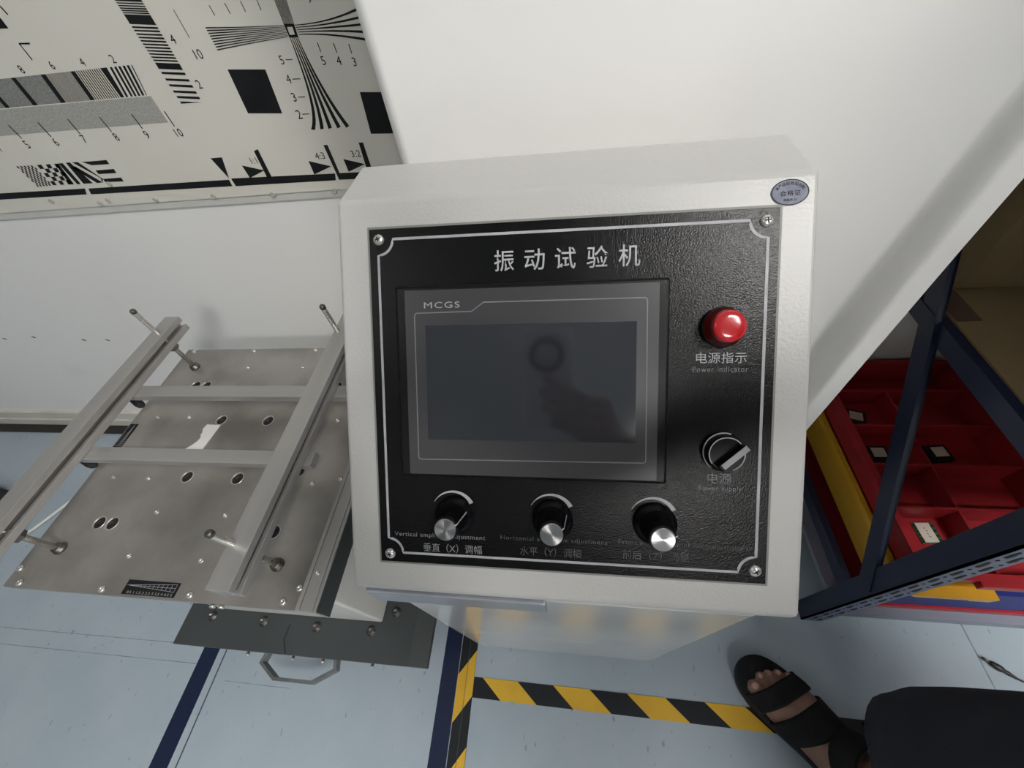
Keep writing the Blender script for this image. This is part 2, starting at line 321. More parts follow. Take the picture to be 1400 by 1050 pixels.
def emit_mat():
    m = bpy.data.materials.new('lamp_diffuser'); m.use_nodes = True
    return m
CHART_PRINT = {
 'stripe_column': [[[-0.547,1.0052],[-0.5122,1.0011],[-0.5123,0.9993],[-0.547,1.0037]],[[-0.547,1.0024],[-0.5123,0.9983],[-0.5123,0.9963],[-0.547,1.0007]],[[-0.547,0.9993],[-0.5123,0.9953],[-0.5124,0.9941],[-0.547,0.9984]],[[-0.547,0.997],[-0.5124,0.9929],[-0.5124,0.9917],[-0.547,0.996]],[[-0.547,0.9947],[-0.5124,0.9907],[-0.5125,0.9893],[-0.547,0.9936]],[[-0.5471,0.9926],[-0.5125,0.9885],[-0.5125,0.9872],[-0.5471,0.9915]],[[-0.5471,0.9904],[-0.5125,0.9864],[-0.5125,0.9852],[-0.5471,0.9895]],[[-0.5471,0.9884],[-0.5126,0.9843],[-0.5127,0.975],[-0.5472,0.9793]],[[-0.5472,0.9771],[-0.5128,0.9731],[-0.5128,0.9712],[-0.5472,0.9755]],[[-0.5472,0.9737],[-0.5128,0.9698],[-0.5129,0.968],[-0.5472,0.9723]],[[-0.5472,0.9702],[-0.5129,0.9662],[-0.5129,0.9645],[-0.5472,0.9687]],[[-0.5472,0.9668],[-0.513,0.9629],[-0.513,0.9611],[-0.5472,0.9654]],[[-0.5473,0.9635],[-0.513,0.9595],[-0.5131,0.9577],[-0.5473,0.962]],[[-0.5473,0.9601],[-0.5131,0.9561],[-0.5131,0.9543],[-0.5473,0.9586]],[[-0.5473,0.9568],[-0.5132,0.9528],[-0.5132,0.951],[-0.5473,0.9553]],[[-0.5473,0.9533],[-0.5132,0.9494],[-0.5133,0.9477],[-0.5473,0.9519]],[[-0.5474,0.95],[-0.5133,0.946],[-0.5133,0.9443],[-0.5474,0.9486]],[[-0.5474,0.9466],[-0.5134,0.9427],[-0.5134,0.941],[-0.5474,0.9452]],[[-0.5474,0.9433],[-0.5134,0.9394],[-0.5135,0.9377],[-0.5474,0.9419]],[[-0.5474,0.9399],[-0.5135,0.936],[-0.5136,0.929],[-0.5475,0.9332]],[[-0.5475,0.9299],[-0.5137,0.9261],[-0.5137,0.9233],[-0.5475,0.9275]],[[-0.5476,0.9226],[-0.5138,0.9187],[-0.5139,0.9159],[-0.5476,0.9201]],[[-0.5476,0.9159],[-0.514,0.912],[-0.514,0.9091],[-0.5476,0.9133]],[[-0.5477,0.9087],[-0.5141,0.9048],[-0.5142,0.9019],[-0.5477,0.9061]],[[-0.5477,0.9021],[-0.5142,0.8982],[-0.5143,0.8953],[-0.5477,0.8994]],[[-0.5477,0.8953],[-0.5143,0.8917],[-0.5478,0.8926]],[[-0.5469,1.0215],[-0.5119,1.0174],[-0.5121,1.007],[-0.5469,1.0116]]],
 'separator_bars': [[[-0.7795,0.9428],[-0.7721,0.9427],[-0.7748,0.9093],[-0.783,0.9094]],[[-0.7296,0.9423],[-0.7223,0.9422],[-0.7271,0.9085],[-0.7346,0.9087]],[[-0.681,0.9417],[-0.6734,0.9416],[-0.6769,0.9078],[-0.6847,0.9079]],[[-0.6327,0.9412],[-0.6223,0.9411],[-0.6282,0.9071],[-0.634,0.9072]],[[-0.8298,0.9434],[-0.8222,0.9433],[-0.8239,0.91],[-0.8318,0.9101]]],
 'grey_patch_dark': [[[-0.8222,0.9433],[-0.7795,0.9428],[-0.783,0.9094],[-0.8239,0.91]],[[-0.7721,0.9427],[-0.7296,0.9423],[-0.7346,0.9087],[-0.7748,0.9093]],[[-0.8747,0.9439],[-0.8298,0.9434],[-0.8318,0.9101],[-0.8773,0.9108]]],
 'fine_stripes': [[[-0.7223,0.9422],[-0.7215,0.9422],[-0.7262,0.9085],[-0.7271,0.9085]],[[-0.7205,0.9422],[-0.7196,0.9422],[-0.7244,0.9085],[-0.7252,0.9085]],[[-0.7187,0.9421],[-0.7178,0.9421],[-0.7225,0.9085],[-0.7234,0.9085]],[[-0.7169,0.9421],[-0.716,0.9421],[-0.7206,0.9084],[-0.7215,0.9085]],[[-0.715,0.9421],[-0.7142,0.9421],[-0.7188,0.9084],[-0.7197,0.9084]],[[-0.7132,0.9421],[-0.7124,0.9421],[-0.7169,0.9084],[-0.7178,0.9084]],[[-0.7114,0.9421],[-0.7106,0.9421],[-0.7151,0.9084],[-0.716,0.9084]],[[-0.7096,0.942],[-0.7088,0.942],[-0.7133,0.9083],[-0.7141,0.9084]],[[-0.7078,0.942],[-0.707,0.942],[-0.7114,0.9083],[-0.7123,0.9083]],[[-0.706,0.942],[-0.7052,0.942],[-0.7096,0.9083],[-0.7104,0.9083]],[[-0.7042,0.942],[-0.7034,0.942],[-0.7077,0.9083],[-0.7086,0.9083]],[[-0.7024,0.942],[-0.7016,0.942],[-0.7059,0.9082],[-0.7067,0.9082]],[[-0.7006,0.9419],[-0.6998,0.9419],[-0.704,0.9082],[-0.7049,0.9082]],[[-0.6988,0.9419],[-0.698,0.9419],[-0.7022,0.9082],[-0.703,0.9082]],[[-0.697,0.9419],[-0.6962,0.9419],[-0.7004,0.9081],[-0.7012,0.9082]],[[-0.6953,0.9419],[-0.6944,0.9419],[-0.6985,0.9081],[-0.6994,0.9081]],[[-0.6935,0.9419],[-0.6926,0.9419],[-0.6967,0.9081],[-0.6975,0.9081]],[[-0.6917,0.9418],[-0.6909,0.9418],[-0.6949,0.9081],[-0.6957,0.9081]],[[-0.6899,0.9418],[-0.6891,0.9418],[-0.693,0.908],[-0.6939,0.9081]],[[-0.6881,0.9418],[-0.6873,0.9418],[-0.6912,0.908],[-0.692,0.908]],[[-0.6863,0.9418],[-0.6855,0.9418],[-0.6894,0.908],[-0.6902,0.908]],[[-0.6845,0.9418],[-0.6837,0.9418],[-0.6875,0.908],[-0.6884,0.908]],[[-0.6827,0.9417],[-0.6819,0.9417],[-0.6857,0.9079],[-0.6866,0.9079]]],
 'medium_stripes': [[[-0.6717,0.9416],[-0.67,0.9416],[-0.6737,0.9077],[-0.6754,0.9078]],[[-0.6681,0.9416],[-0.6665,0.9416],[-0.6699,0.9077],[-0.6716,0.9077]],[[-0.6646,0.9415],[-0.6629,0.9415],[-0.6661,0.9076],[-0.6678,0.9077]],[[-0.661,0.9415],[-0.6594,0.9415],[-0.6623,0.9076],[-0.664,0.9076]],[[-0.6574,0.9415],[-0.6558,0.9414],[-0.6585,0.9075],[-0.6602,0.9075]],[[-0.6539,0.9414],[-0.6523,0.9414],[-0.6548,0.9075],[-0.6565,0.9075]],[[-0.6504,0.9414],[-0.6487,0.9414],[-0.651,0.9074],[-0.6527,0.9074]],[[-0.6468,0.9413],[-0.6452,0.9413],[-0.6472,0.9074],[-0.6489,0.9074]],[[-0.6433,0.9413],[-0.6416,0.9413],[-0.6435,0.9073],[-0.6452,0.9073]],[[-0.6398,0.9413],[-0.6381,0.9412],[-0.6397,0.9072],[-0.6414,0.9073]],[[-0.6362,0.9412],[-0.6346,0.9412],[-0.636,0.9072],[-0.6377,0.9072]]],
 'coarse_stripes': [[[-0.6176,0.941],[-0.6139,0.941],[-0.6219,0.907],[-0.6253,0.907]],[[-0.6107,0.9409],[-0.607,0.9409],[-0.6142,0.9069],[-0.6176,0.9069]],[[-0.6043,0.9409],[-0.6006,0.9408],[-0.608,0.9068],[-0.6114,0.9068]],[[-0.5974,0.9408],[-0.5937,0.9407],[-0.6018,0.9067],[-0.6052,0.9067]],[[-0.591,0.9407],[-0.5873,0.9407],[-0.5956,0.9066],[-0.599,0.9066]],[[-0.5841,0.9406],[-0.5825,0.9406],[-0.5914,0.9065],[-0.5925,0.9065]]],
 'grey_patch_light': [[[-0.8764,0.9095],[-0.5869,0.9051],[-0.5879,0.8719],[-0.9227,0.8768]]],
 'ticks': [[[-0.8563,0.8886],[-0.8558,0.8699],[-0.8536,0.8707],[-0.8542,0.8893]],[[-0.802,0.8884],[-0.8021,0.8684],[-0.8,0.8691],[-0.8,0.889]],[[-0.7476,0.8884],[-0.7481,0.868],[-0.7461,0.8687],[-0.7456,0.889]],[[-0.6927,0.8872],[-0.6922,0.867],[-0.6904,0.8676],[-0.6909,0.8878]],[[-0.6377,0.8862],[-0.6374,0.8668],[-0.6356,0.8674],[-0.636,0.8868]],[[-0.5827,0.8856],[-0.583,0.8658],[-0.5813,0.8663],[-0.581,0.8861]],[[-0.7068,1.0107],[-0.7054,1.0023],[-0.7033,1.0029],[-0.7047,1.0112]],[[-0.4785,0.9861],[-0.4786,0.9593],[-0.4777,0.9595],[-0.4776,0.9863]],[[-0.4299,0.9854],[-0.4292,0.976],[-0.4281,0.9762],[-0.4288,0.9856]],[[-0.4088,0.9855],[-0.4081,0.9757],[-0.407,0.9759],[-0.4077,0.9857]],[[-0.3876,0.9853],[-0.3874,0.9756],[-0.3863,0.9758],[-0.3866,0.9855]],[[-0.3665,0.9848],[-0.3669,0.975],[-0.3658,0.9752],[-0.3655,0.985]],[[-0.3117,0.9397],[-0.3119,0.93],[-0.3108,0.9302],[-0.3106,0.9398]],[[-0.291,0.9372],[-0.2909,0.9276],[-0.2898,0.9277],[-0.2899,0.9374]],[[-0.2716,0.9346],[-0.2716,0.925],[-0.2705,0.9251],[-0.2705,0.9348]],[[-0.363,0.9264],[-0.3536,0.9259],[-0.3532,0.9267],[-0.3625,0.9273]],[[-0.3655,0.9057],[-0.3542,0.9051],[-0.3537,0.906],[-0.365,0.9067]],[[-0.3686,0.8852],[-0.3587,0.8847],[-0.3582,0.8857],[-0.3681,0.8862]],[[-0.3738,0.865],[-0.3631,0.8645],[-0.3626,0.8655],[-0.3733,0.866]]],
 'corner_square': [[[-0.7218,1.0125],[-0.7184,1.0017],[-0.7194,0.9907],[-0.7405,0.9923]]],
 'corner_mark': [[[-0.7239,0.9748],[-0.7077,0.9736],[-0.7058,0.9751],[-0.722,0.9763]],[[-0.7232,0.9753],[-0.7242,0.9579],[-0.7225,0.9583],[-0.7215,0.9757]]],
 'wedge_box': [[[-0.3452,0.9609],[-0.332,0.9597],[-0.333,0.9469],[-0.3452,0.9475]]],
 'wedge_box_centre': [[[-0.3423,0.9576],[-0.3353,0.957],[-0.3363,0.9498],[-0.3431,0.9501]]],
 'left_wedge': [[[-0.3456,0.9595],[-0.3542,0.96],[-0.3545,0.9595],[-0.3459,0.9591]],[[-0.3542,0.96],[-0.3627,0.9606],[-0.3631,0.96],[-0.3545,0.9595]],[[-0.3627,0.9606],[-0.3713,0.9611],[-0.3717,0.9605],[-0.3631,0.96]],[[-0.3713,0.9611],[-0.3799,0.9617],[-0.3803,0.961],[-0.3717,0.9605]],[[-0.3799,0.9617],[-0.3885,0.9623],[-0.389,0.9615],[-0.3803,0.961]],[[-0.3885,0.9623],[-0.3971,0.9629],[-0.3976,0.9621],[-0.389,0.9615]],[[-0.3971,0.9629],[-0.4057,0.9635],[-0.4063,0.9627],[-0.3976,0.9621]],[[-0.4057,0.9635],[-0.4143,0.9642],[-0.415,0.9633],[-0.4063,0.9627]],[[-0.4143,0.9642],[-0.423,0.9649],[-0.4237,0.9639],[-0.415,0.9633]],[[-0.423,0.9649],[-0.4316,0.9656],[-0.4323,0.9646],[-0.4237,0.9639]],[[-0.4316,0.9656],[-0.4402,0.9664],[-0.441,0.9653],[-0.4323,0.9646]],[[-0.4402,0.9664],[-0.4488,0.9671],[-0.4497,0.966],[-0.441,0.9653]],[[-0.3456,0.9582],[-0.3542,0.9586],[-0.3544,0.9581],[-0.3459,0.9577]],[[-0.3542,0.9586],[-0.3627,0.9591],[-0.363,0.9585],[-0.3544,0.9581]],[[-0.3627,0.9591],[-0.3713,0.9595],[-0.3716,0.9589],[-0.363,0.9585]],[[-0.3713,0.9595],[-0.3798,0.96],[-0.3802,0.9593],[-0.3716,0.9589]],[[-0.3798,0.96],[-0.3884,0.9605],[-0.3889,0.9597],[-0.3802,0.9593]],[[-0.3884,0.9605],[-0.397,0.961],[-0.3975,0.9602],[-0.3889,0.9597]],[[-0.397,0.961],[-0.4056,0.9616],[-0.4062,0.9607],[-0.3975,0.9602]],[[-0.4056,0.9616],[-0.4143,0.9621],[-0.4149,0.9612],[-0.4062,0.9607]],[[-0.4143,0.9621],[-0.4229,0.9627],[-0.4236,0.9617],[-0.4149,0.9612]],[[-0.4229,0.9627],[-0.4315,0.9633],[-0.4323,0.9622],[-0.4236,0.9617]],[[-0.4315,0.9633],[-0.4402,0.9639],[-0.441,0.9628],[-0.4323,0.9622]],[[-0.4402,0.9639],[-0.4489,0.9645],[-0.4497,0.9633],[-0.441,0.9628]],[[-0.3457,0.9569],[-0.3542,0.9572],[-0.3544,0.9567],[-0.3459,0.9564]],[[-0.3542,0.9572],[-0.3627,0.9576],[-0.363,0.957],[-0.3544,0.9567]],[[-0.3627,0.9576],[-0.3712,0.958],[-0.3716,0.9573],[-0.363,0.957]],[[-0.3712,0.958],[-0.3798,0.9583],[-0.3802,0.9576],[-0.3716,0.9573]],[[-0.3798,0.9583],[-0.3883,0.9587],[-0.3888,0.958],[-0.3802,0.9576]],[[-0.3883,0.9587],[-0.3969,0.9591],[-0.3974,0.9583],[-0.3888,0.958]],[[-0.3969,0.9591],[-0.4055,0.9595],[-0.4061,0.9587],[-0.3974,0.9583]],[[-0.4055,0.9595],[-0.4142,0.96],[-0.4148,0.959],[-0.4061,0.9587]],[[-0.4142,0.96],[-0.4228,0.9604],[-0.4235,0.9594],[-0.4148,0.959]],[[-0.4228,0.9604],[-0.4315,0.9609],[-0.4322,0.9598],[-0.4235,0.9594]],[[-0.4315,0.9609],[-0.4402,0.9613],[-0.441,0.9602],[-0.4322,0.9598]],[[-0.4402,0.9613],[-0.4489,0.9618],[-0.4497,0.9607],[-0.441,0.9602]],[[-0.3457,0.9556],[-0.3542,0.9558],[-0.3544,0.9553],[-0.3459,0.9551]],[[-0.3542,0.9558],[-0.3626,0.9561],[-0.3629,0.9555],[-0.3544,0.9553]],[[-0.3626,0.9561],[-0.3711,0.9564],[-0.3715,0.9557],[-0.3629,0.9555]],[[-0.3711,0.9564],[-0.3797,0.9566],[-0.3801,0.9559],[-0.3715,0.9557]],[[-0.3797,0.9566],[-0.3882,0.9569],[-0.3887,0.9562],[-0.3801,0.9559]],[[-0.3882,0.9569],[-0.3968,0.9572],[-0.3973,0.9564],[-0.3887,0.9562]],[[-0.3968,0.9572],[-0.4055,0.9575],[-0.406,0.9566],[-0.3973,0.9564]],[[-0.4055,0.9575],[-0.4141,0.9578],[-0.4147,0.9569],[-0.406,0.9566]],[[-0.4141,0.9578],[-0.4228,0.9581],[-0.4234,0.9571],[-0.4147,0.9569]],[[-0.4228,0.9581],[-0.4315,0.9585],[-0.4321,0.9574],[-0.4234,0.9571]],[[-0.4315,0.9585],[-0.4402,0.9588],[-0.4409,0.9577],[-0.4321,0.9574]],[[-0.4402,0.9588],[-0.449,0.9591],[-0.4497,0.9579],[-0.4409,0.9577]],[[-0.3457,0.9542],[-0.3542,0.9544],[-0.3544,0.9539],[-0.346,0.9537]],[[-0.3542,0.9544],[-0.3626,0.9546],[-0.3629,0.954],[-0.3544,0.9539]],[[-0.3626,0.9546],[-0.3711,0.9548],[-0.3714,0.9541],[-0.3629,0.954]],[[-0.3711,0.9548],[-0.3796,0.955],[-0.38,0.9542],[-0.3714,0.9541]],[[-0.3796,0.955],[-0.3882,0.9551],[-0.3886,0.9544],[-0.38,0.9542]],[[-0.3882,0.9551],[-0.3968,0.9553],[-0.3972,0.9545],[-0.3886,0.9544]],[[-0.3968,0.9553],[-0.4054,0.9555],[-0.4059,0.9546],[-0.3972,0.9545]],[[-0.4054,0.9555],[-0.414,0.9557],[-0.4146,0.9547],[-0.4059,0.9546]],[[-0.414,0.9557],[-0.4227,0.9559],[-0.4233,0.9548],[-0.4146,0.9547]],[[-0.4227,0.9559],[-0.4314,0.956],[-0.4321,0.955],[-0.4233,0.9548]],[[-0.4314,0.956],[-0.4402,0.9562],[-0.4409,0.9551],[-0.4321,0.955]],[[-0.4402,0.9562],[-0.449,0.9564],[-0.4497,0.9552],[-0.4409,0.9551]],[[-0.3458,0.9529],[-0.3542,0.953],[-0.3544,0.9524],[-0.346,0.9524]],[[-0.3542,0.953],[-0.3626,0.9531],[-0.3629,0.9525],[-0.3544,0.9524]],[[-0.3626,0.9531],[-0.371,0.9532],[-0.3714,0.9525],[-0.3629,0.9525]],[[-0.371,0.9532],[-0.3795,0.9532],[-0.3799,0.9525],[-0.3714,0.9525]],[[-0.3795,0.9532],[-0.3881,0.9533],[-0.3885,0.9525],[-0.3799,0.9525]],[[-0.3881,0.9533],[-0.3967,0.9534],[-0.3971,0.9525],[-0.3885,0.9525]],[[-0.3967,0.9534],[-0.4053,0.9534],[-0.4057,0.9525],[-0.3971,0.9525]],[[-0.4053,0.9534],[-0.414,0.9535],[-0.4145,0.9525],[-0.4057,0.9525]],[[-0.414,0.9535],[-0.4227,0.9535],[-0.4232,0.9525],[-0.4145,0.9525]],[[-0.4227,0.9535],[-0.4314,0.9536],[-0.432,0.9525],[-0.4232,0.9525]],[[-0.4314,0.9536],[-0.4402,0.9536],[-0.4408,0.9525],[-0.432,0.9525]],[[-0.4402,0.9536],[-0.449,0.9537],[-0.4497,0.9525],[-0.4408,0.9525]],[[-0.3458,0.9516],[-0.3542,0.9516],[-0.3544,0.951],[-0.346,0.9511]],[[-0.3542,0.9516],[-0.3626,0.9516],[-0.3628,0.951],[-0.3544,0.951]],[[-0.3626,0.9516],[-0.371,0.9516],[-0.3713,0.9509],[-0.3628,0.951]],[[-0.371,0.9516],[-0.3795,0.9515],[-0.3798,0.9508],[-0.3713,0.9509]],[[-0.3795,0.9515],[-0.388,0.9515],[-0.3884,0.9507],[-0.3798,0.9508]],[[-0.388,0.9515],[-0.3966,0.9514],[-0.397,0.9506],[-0.3884,0.9507]],[[-0.3966,0.9514],[-0.4052,0.9514],[-0.4056,0.9505],[-0.397,0.9506]],[[-0.4052,0.9514],[-0.4139,0.9513],[-0.4144,0.9503],[-0.4056,0.9505]],[[-0.4139,0.9513],[-0.4226,0.9512],[-0.4231,0.9502],[-0.4143,0.9503]],[[-0.4226,0.9512],[-0.4314,0.9511],[-0.4319,0.95],[-0.4231,0.9502]],[[-0.4314,0.9511],[-0.4402,0.951],[-0.4408,0.9499],[-0.4319,0.95]],[[-0.4402,0.951],[-0.4491,0.9509],[-0.4497,0.9497],[-0.4408,0.9499]],[[-0.3459,0.9502],[-0.3542,0.9501],[-0.3544,0.9496],[-0.346,0.9497]],[[-0.3542,0.9501],[-0.3625,0.95],[-0.3628,0.9494],[-0.3544,0.9496]],[[-0.3625,0.95],[-0.3709,0.9499],[-0.3712,0.9493],[-0.3628,0.9494]],[[-0.3709,0.9499],[-0.3794,0.9498],[-0.3797,0.9491],[-0.3712,0.9493]],[[-0.3794,0.9498],[-0.3879,0.9497],[-0.3883,0.9489],[-0.3797,0.9491]],[[-0.3879,0.9497],[-0.3965,0.9495],[-0.3969,0.9486],[-0.3883,0.9489]],[[-0.3965,0.9495],[-0.4051,0.9493],[-0.4055,0.9484],[-0.3969,0.9486]],[[-0.4051,0.9493],[-0.4138,0.9491],[-0.4142,0.9481],[-0.4055,0.9484]],[[-0.4138,0.9491],[-0.4225,0.9489],[-0.423,0.9479],[-0.4142,0.9481]],[[-0.4225,0.9489],[-0.4313,0.9487],[-0.4319,0.9476],[-0.423,0.9479]],[[-0.4313,0.9487],[-0.4402,0.9484],[-0.4408,0.9472],[-0.4319,0.9476]],[[-0.4402,0.9484],[-0.4491,0.9481],[-0.4497,0.9469],[-0.4408,0.9472]],[[-0.3459,0.9488],[-0.3542,0.9487],[-0.3544,0.9481],[-0.3461,0.9483]],[[-0.3542,0.9487],[-0.3625,0.9485],[-0.3627,0.9479],[-0.3544,0.9481]],[[-0.3625,0.9485],[-0.3709,0.9483],[-0.3711,0.9476],[-0.3627,0.9479]],[[-0.3709,0.9483],[-0.3793,0.9481],[-0.3796,0.9473],[-0.3711,0.9476]],[[-0.3793,0.9481],[-0.3878,0.9478],[-0.3881,0.947],[-0.3796,0.9473]],[[-0.3878,0.9478],[-0.3964,0.9475],[-0.3967,0.9467],[-0.3881,0.947]],[[-0.3964,0.9475],[-0.405,0.9472],[-0.4054,0.9463],[-0.3967,0.9467]],[[-0.405,0.9472],[-0.4137,0.9469],[-0.4141,0.9459],[-0.4054,0.9463]],[[-0.4137,0.9469],[-0.4225,0.9465],[-0.4229,0.9455],[-0.4141,0.9459]],[[-0.4225,0.9465],[-0.4313,0.9462],[-0.4318,0.9451],[-0.4229,0.9455]],[[-0.4313,0.9462],[-0.4402,0.9457],[-0.4407,0.9446],[-0.4318,0.9451]],[[-0.4402,0.9457],[-0.4492,0.9453],[-0.4497,0.9441],[-0.4407,0.9446]]],
 'right_wedge': [[[-0.332,0.958],[-0.3244,0.9576],[-0.324,0.9584],[-0.3317,0.9587]],[[-0.3243,0.9576],[-0.3167,0.9574],[-0.3163,0.9584],[-0.324,0.9584]],[[-0.3167,0.9574],[-0.309,0.9574],[-0.3086,0.9585],[-0.3163,0.9584]],[[-0.309,0.9574],[-0.3013,0.9575],[-0.301,0.9588],[-0.3087,0.9585]],[[-0.3013,0.9575],[-0.2936,0.9579],[-0.2933,0.9592],[-0.301,0.9588]],[[-0.2935,0.9579],[-0.2859,0.9584],[-0.2857,0.9599],[-0.2933,0.9592]],[[-0.2858,0.9584],[-0.2782,0.9591],[-0.2781,0.9607],[-0.2857,0.9599]],[[-0.2782,0.9591],[-0.2705,0.9599],[-0.2705,0.9617],[-0.2781,0.9607]],[[-0.2705,0.9599],[-0.2629,0.961],[-0.263,0.9628],[-0.2706,0.9617]],[[-0.2628,0.961],[-0.2553,0.9622],[-0.2555,0.9642],[-0.2631,0.9628]],[[-0.2552,0.9622],[-0.2477,0.9636],[-0.2481,0.9657],[-0.2556,0.9642]],[[-0.2477,0.9636],[-0.2402,0.9651],[-0.2408,0.9673],[-0.2482,0.9656]],[[-0.3318,0.9558],[-0.3243,0.9555],[-0.324,0.9563],[-0.3315,0.9565]],[[-0.3243,0.9555],[-0.3168,0.9552],[-0.3164,0.9561],[-0.324,0.9563]],[[-0.3168,0.9552],[-0.3093,0.955],[-0.3089,0.9561],[-0.3164,0.9561]],[[-0.3093,0.955],[-0.3017,0.9549],[-0.3013,0.9561],[-0.3089,0.9561]],[[-0.3017,0.9549],[-0.2942,0.9548],[-0.2937,0.9562],[-0.3013,0.9561]],[[-0.2942,0.9548],[-0.2866,0.9549],[-0.2862,0.9564],[-0.2938,0.9562]],[[-0.2866,0.9549],[-0.279,0.955],[-0.2786,0.9567],[-0.2862,0.9564]],[[-0.279,0.955],[-0.2714,0.9552],[-0.271,0.957],[-0.2786,0.9567]],[[-0.2714,0.9552],[-0.2638,0.9555],[-0.2635,0.9575],[-0.2711,0.957]],[[-0.2638,0.9555],[-0.2562,0.9559],[-0.2559,0.958],[-0.2635,0.9575]],[[-0.2562,0.9559],[-0.2486,0.9563],[-0.2484,0.9585],[-0.256,0.958]],[[-0.2486,0.9563],[-0.241,0.9568],[-0.2409,0.9592],[-0.2484,0.9585]],[[-0.3316,0.9536],[-0.3244,0.9532],[-0.324,0.954],[-0.3313,0.9542]],[[-0.3244,0.9532],[-0.3171,0.9528],[-0.3166,0.9538],[-0.324,0.954]],[[-0.3171,0.9528],[-0.3097,0.9524],[-0.3092,0.9535],[-0.3166,0.9538]],[[-0.3097,0.9524],[-0.3023,0.9521],[-0.3018,0.9533],[-0.3092,0.9535]],[[-0.3023,0.9521],[-0.2948,0.9517],[-0.2943,0.9531],[-0.3018,0.9533]],[[-0.2948,0.9517],[-0.2873,0.9514],[-0.2867,0.953],[-0.2943,0.9531]],[[-0.2873,0.9514],[-0.2798,0.9511],[-0.2792,0.9528],[-0.2867,0.953]],[[-0.2798,0.9511],[-0.2722,0.9508],[-0.2716,0.9527],[-0.2792,0.9528]],[[-0.2722,0.9508],[-0.2646,0.9505],[-0.2639,0.9525],[-0.2716,0.9527]],[[-0.2646,0.9505],[-0.2569,0.9502],[-0.2562,0.9524],[-0.2639,0.9525]],[[-0.2569,0.9502],[-0.2492,0.95],[-0.2485,0.9523],[-0.2562,0.9524]],[[-0.2492,0.95],[-0.2415,0.9497],[-0.2408,0.9522],[-0.2485,0.9523]],[[-0.3315,0.9513],[-0.3244,0.9509],[-0.324,0.9517],[-0.3311,0.952]],[[-0.3244,0.9509],[-0.3172,0.9505],[-0.3168,0.9514],[-0.324,0.9517]],[[-0.3173,0.9505],[-0.31,0.95],[-0.3095,0.9511],[-0.3168,0.9514]],[[-0.31,0.95],[-0.3028,0.9494],[-0.3022,0.9506],[-0.3095,0.9511]],[[-0.3028,0.9494],[-0.2954,0.9487],[-0.2947,0.9501],[-0.3022,0.9506]],[[-0.2954,0.9487],[-0.288,0.948],[-0.2873,0.9496],[-0.2947,0.9501]],[[-0.288,0.948],[-0.2805,0.9472],[-0.2797,0.9489],[-0.2872,0.9496]],[[-0.2805,0.9472],[-0.273,0.9464],[-0.2721,0.9482],[-0.2797,0.9489]],[[-0.273,0.9464],[-0.2653,0.9455],[-0.2644,0.9475],[-0.272,0.9482]],[[-0.2654,0.9455],[-0.2576,0.9445],[-0.2566,0.9466],[-0.2643,0.9475]],[[-0.2576,0.9445],[-0.2498,0.9434],[-0.2487,0.9457],[-0.2565,0.9466]],[[-0.2498,0.9434],[-0.242,0.9423],[-0.2407,0.9448],[-0.2487,0.9457]],[[-0.3313,0.949],[-0.3245,0.9485],[-0.3241,0.9494],[-0.331,0.9497]],[[-0.3245,0.9485],[-0.3175,0.9479],[-0.317,0.9489],[-0.324,0.9494]],[[-0.3176,0.9479],[-0.3105,0.9472],[-0.3099,0.9483],[-0.317,0.9489]],[[-0.3105,0.9472],[-0.3034,0.9463],[-0.3027,0.9476],[-0.3099,0.9483]],[[-0.3034,0.9463],[-0.2962,0.9453],[-0.2953,0.9467],[-0.3027,0.9476]],[[-0.2962,0.9453],[-0.2888,0.9441],[-0.2879,0.9457],[-0.2953,0.9467]],[[-0.2888,0.9441],[-0.2814,0.9428],[-0.2803,0.9445],[-0.2879,0.9457]],[[-0.2814,0.9428],[-0.2738,0.9414],[-0.2726,0.9433],[-0.2803,0.9445]],[[-0.2738,0.9414],[-0.2661,0.9398],[-0.2648,0.9418],[-0.2726,0.9433]],[[-0.2661,0.9398],[-0.2582,0.9381],[-0.2568,0.9403],[-0.2647,0.9418]],[[-0.2582,0.9381],[-0.2502,0.9363],[-0.2487,0.9386],[-0.2568,0.9403]],[[-0.2503,0.9363],[-0.2421,0.9343],[-0.2405,0.9367],[-0.2487,0.9386]]],
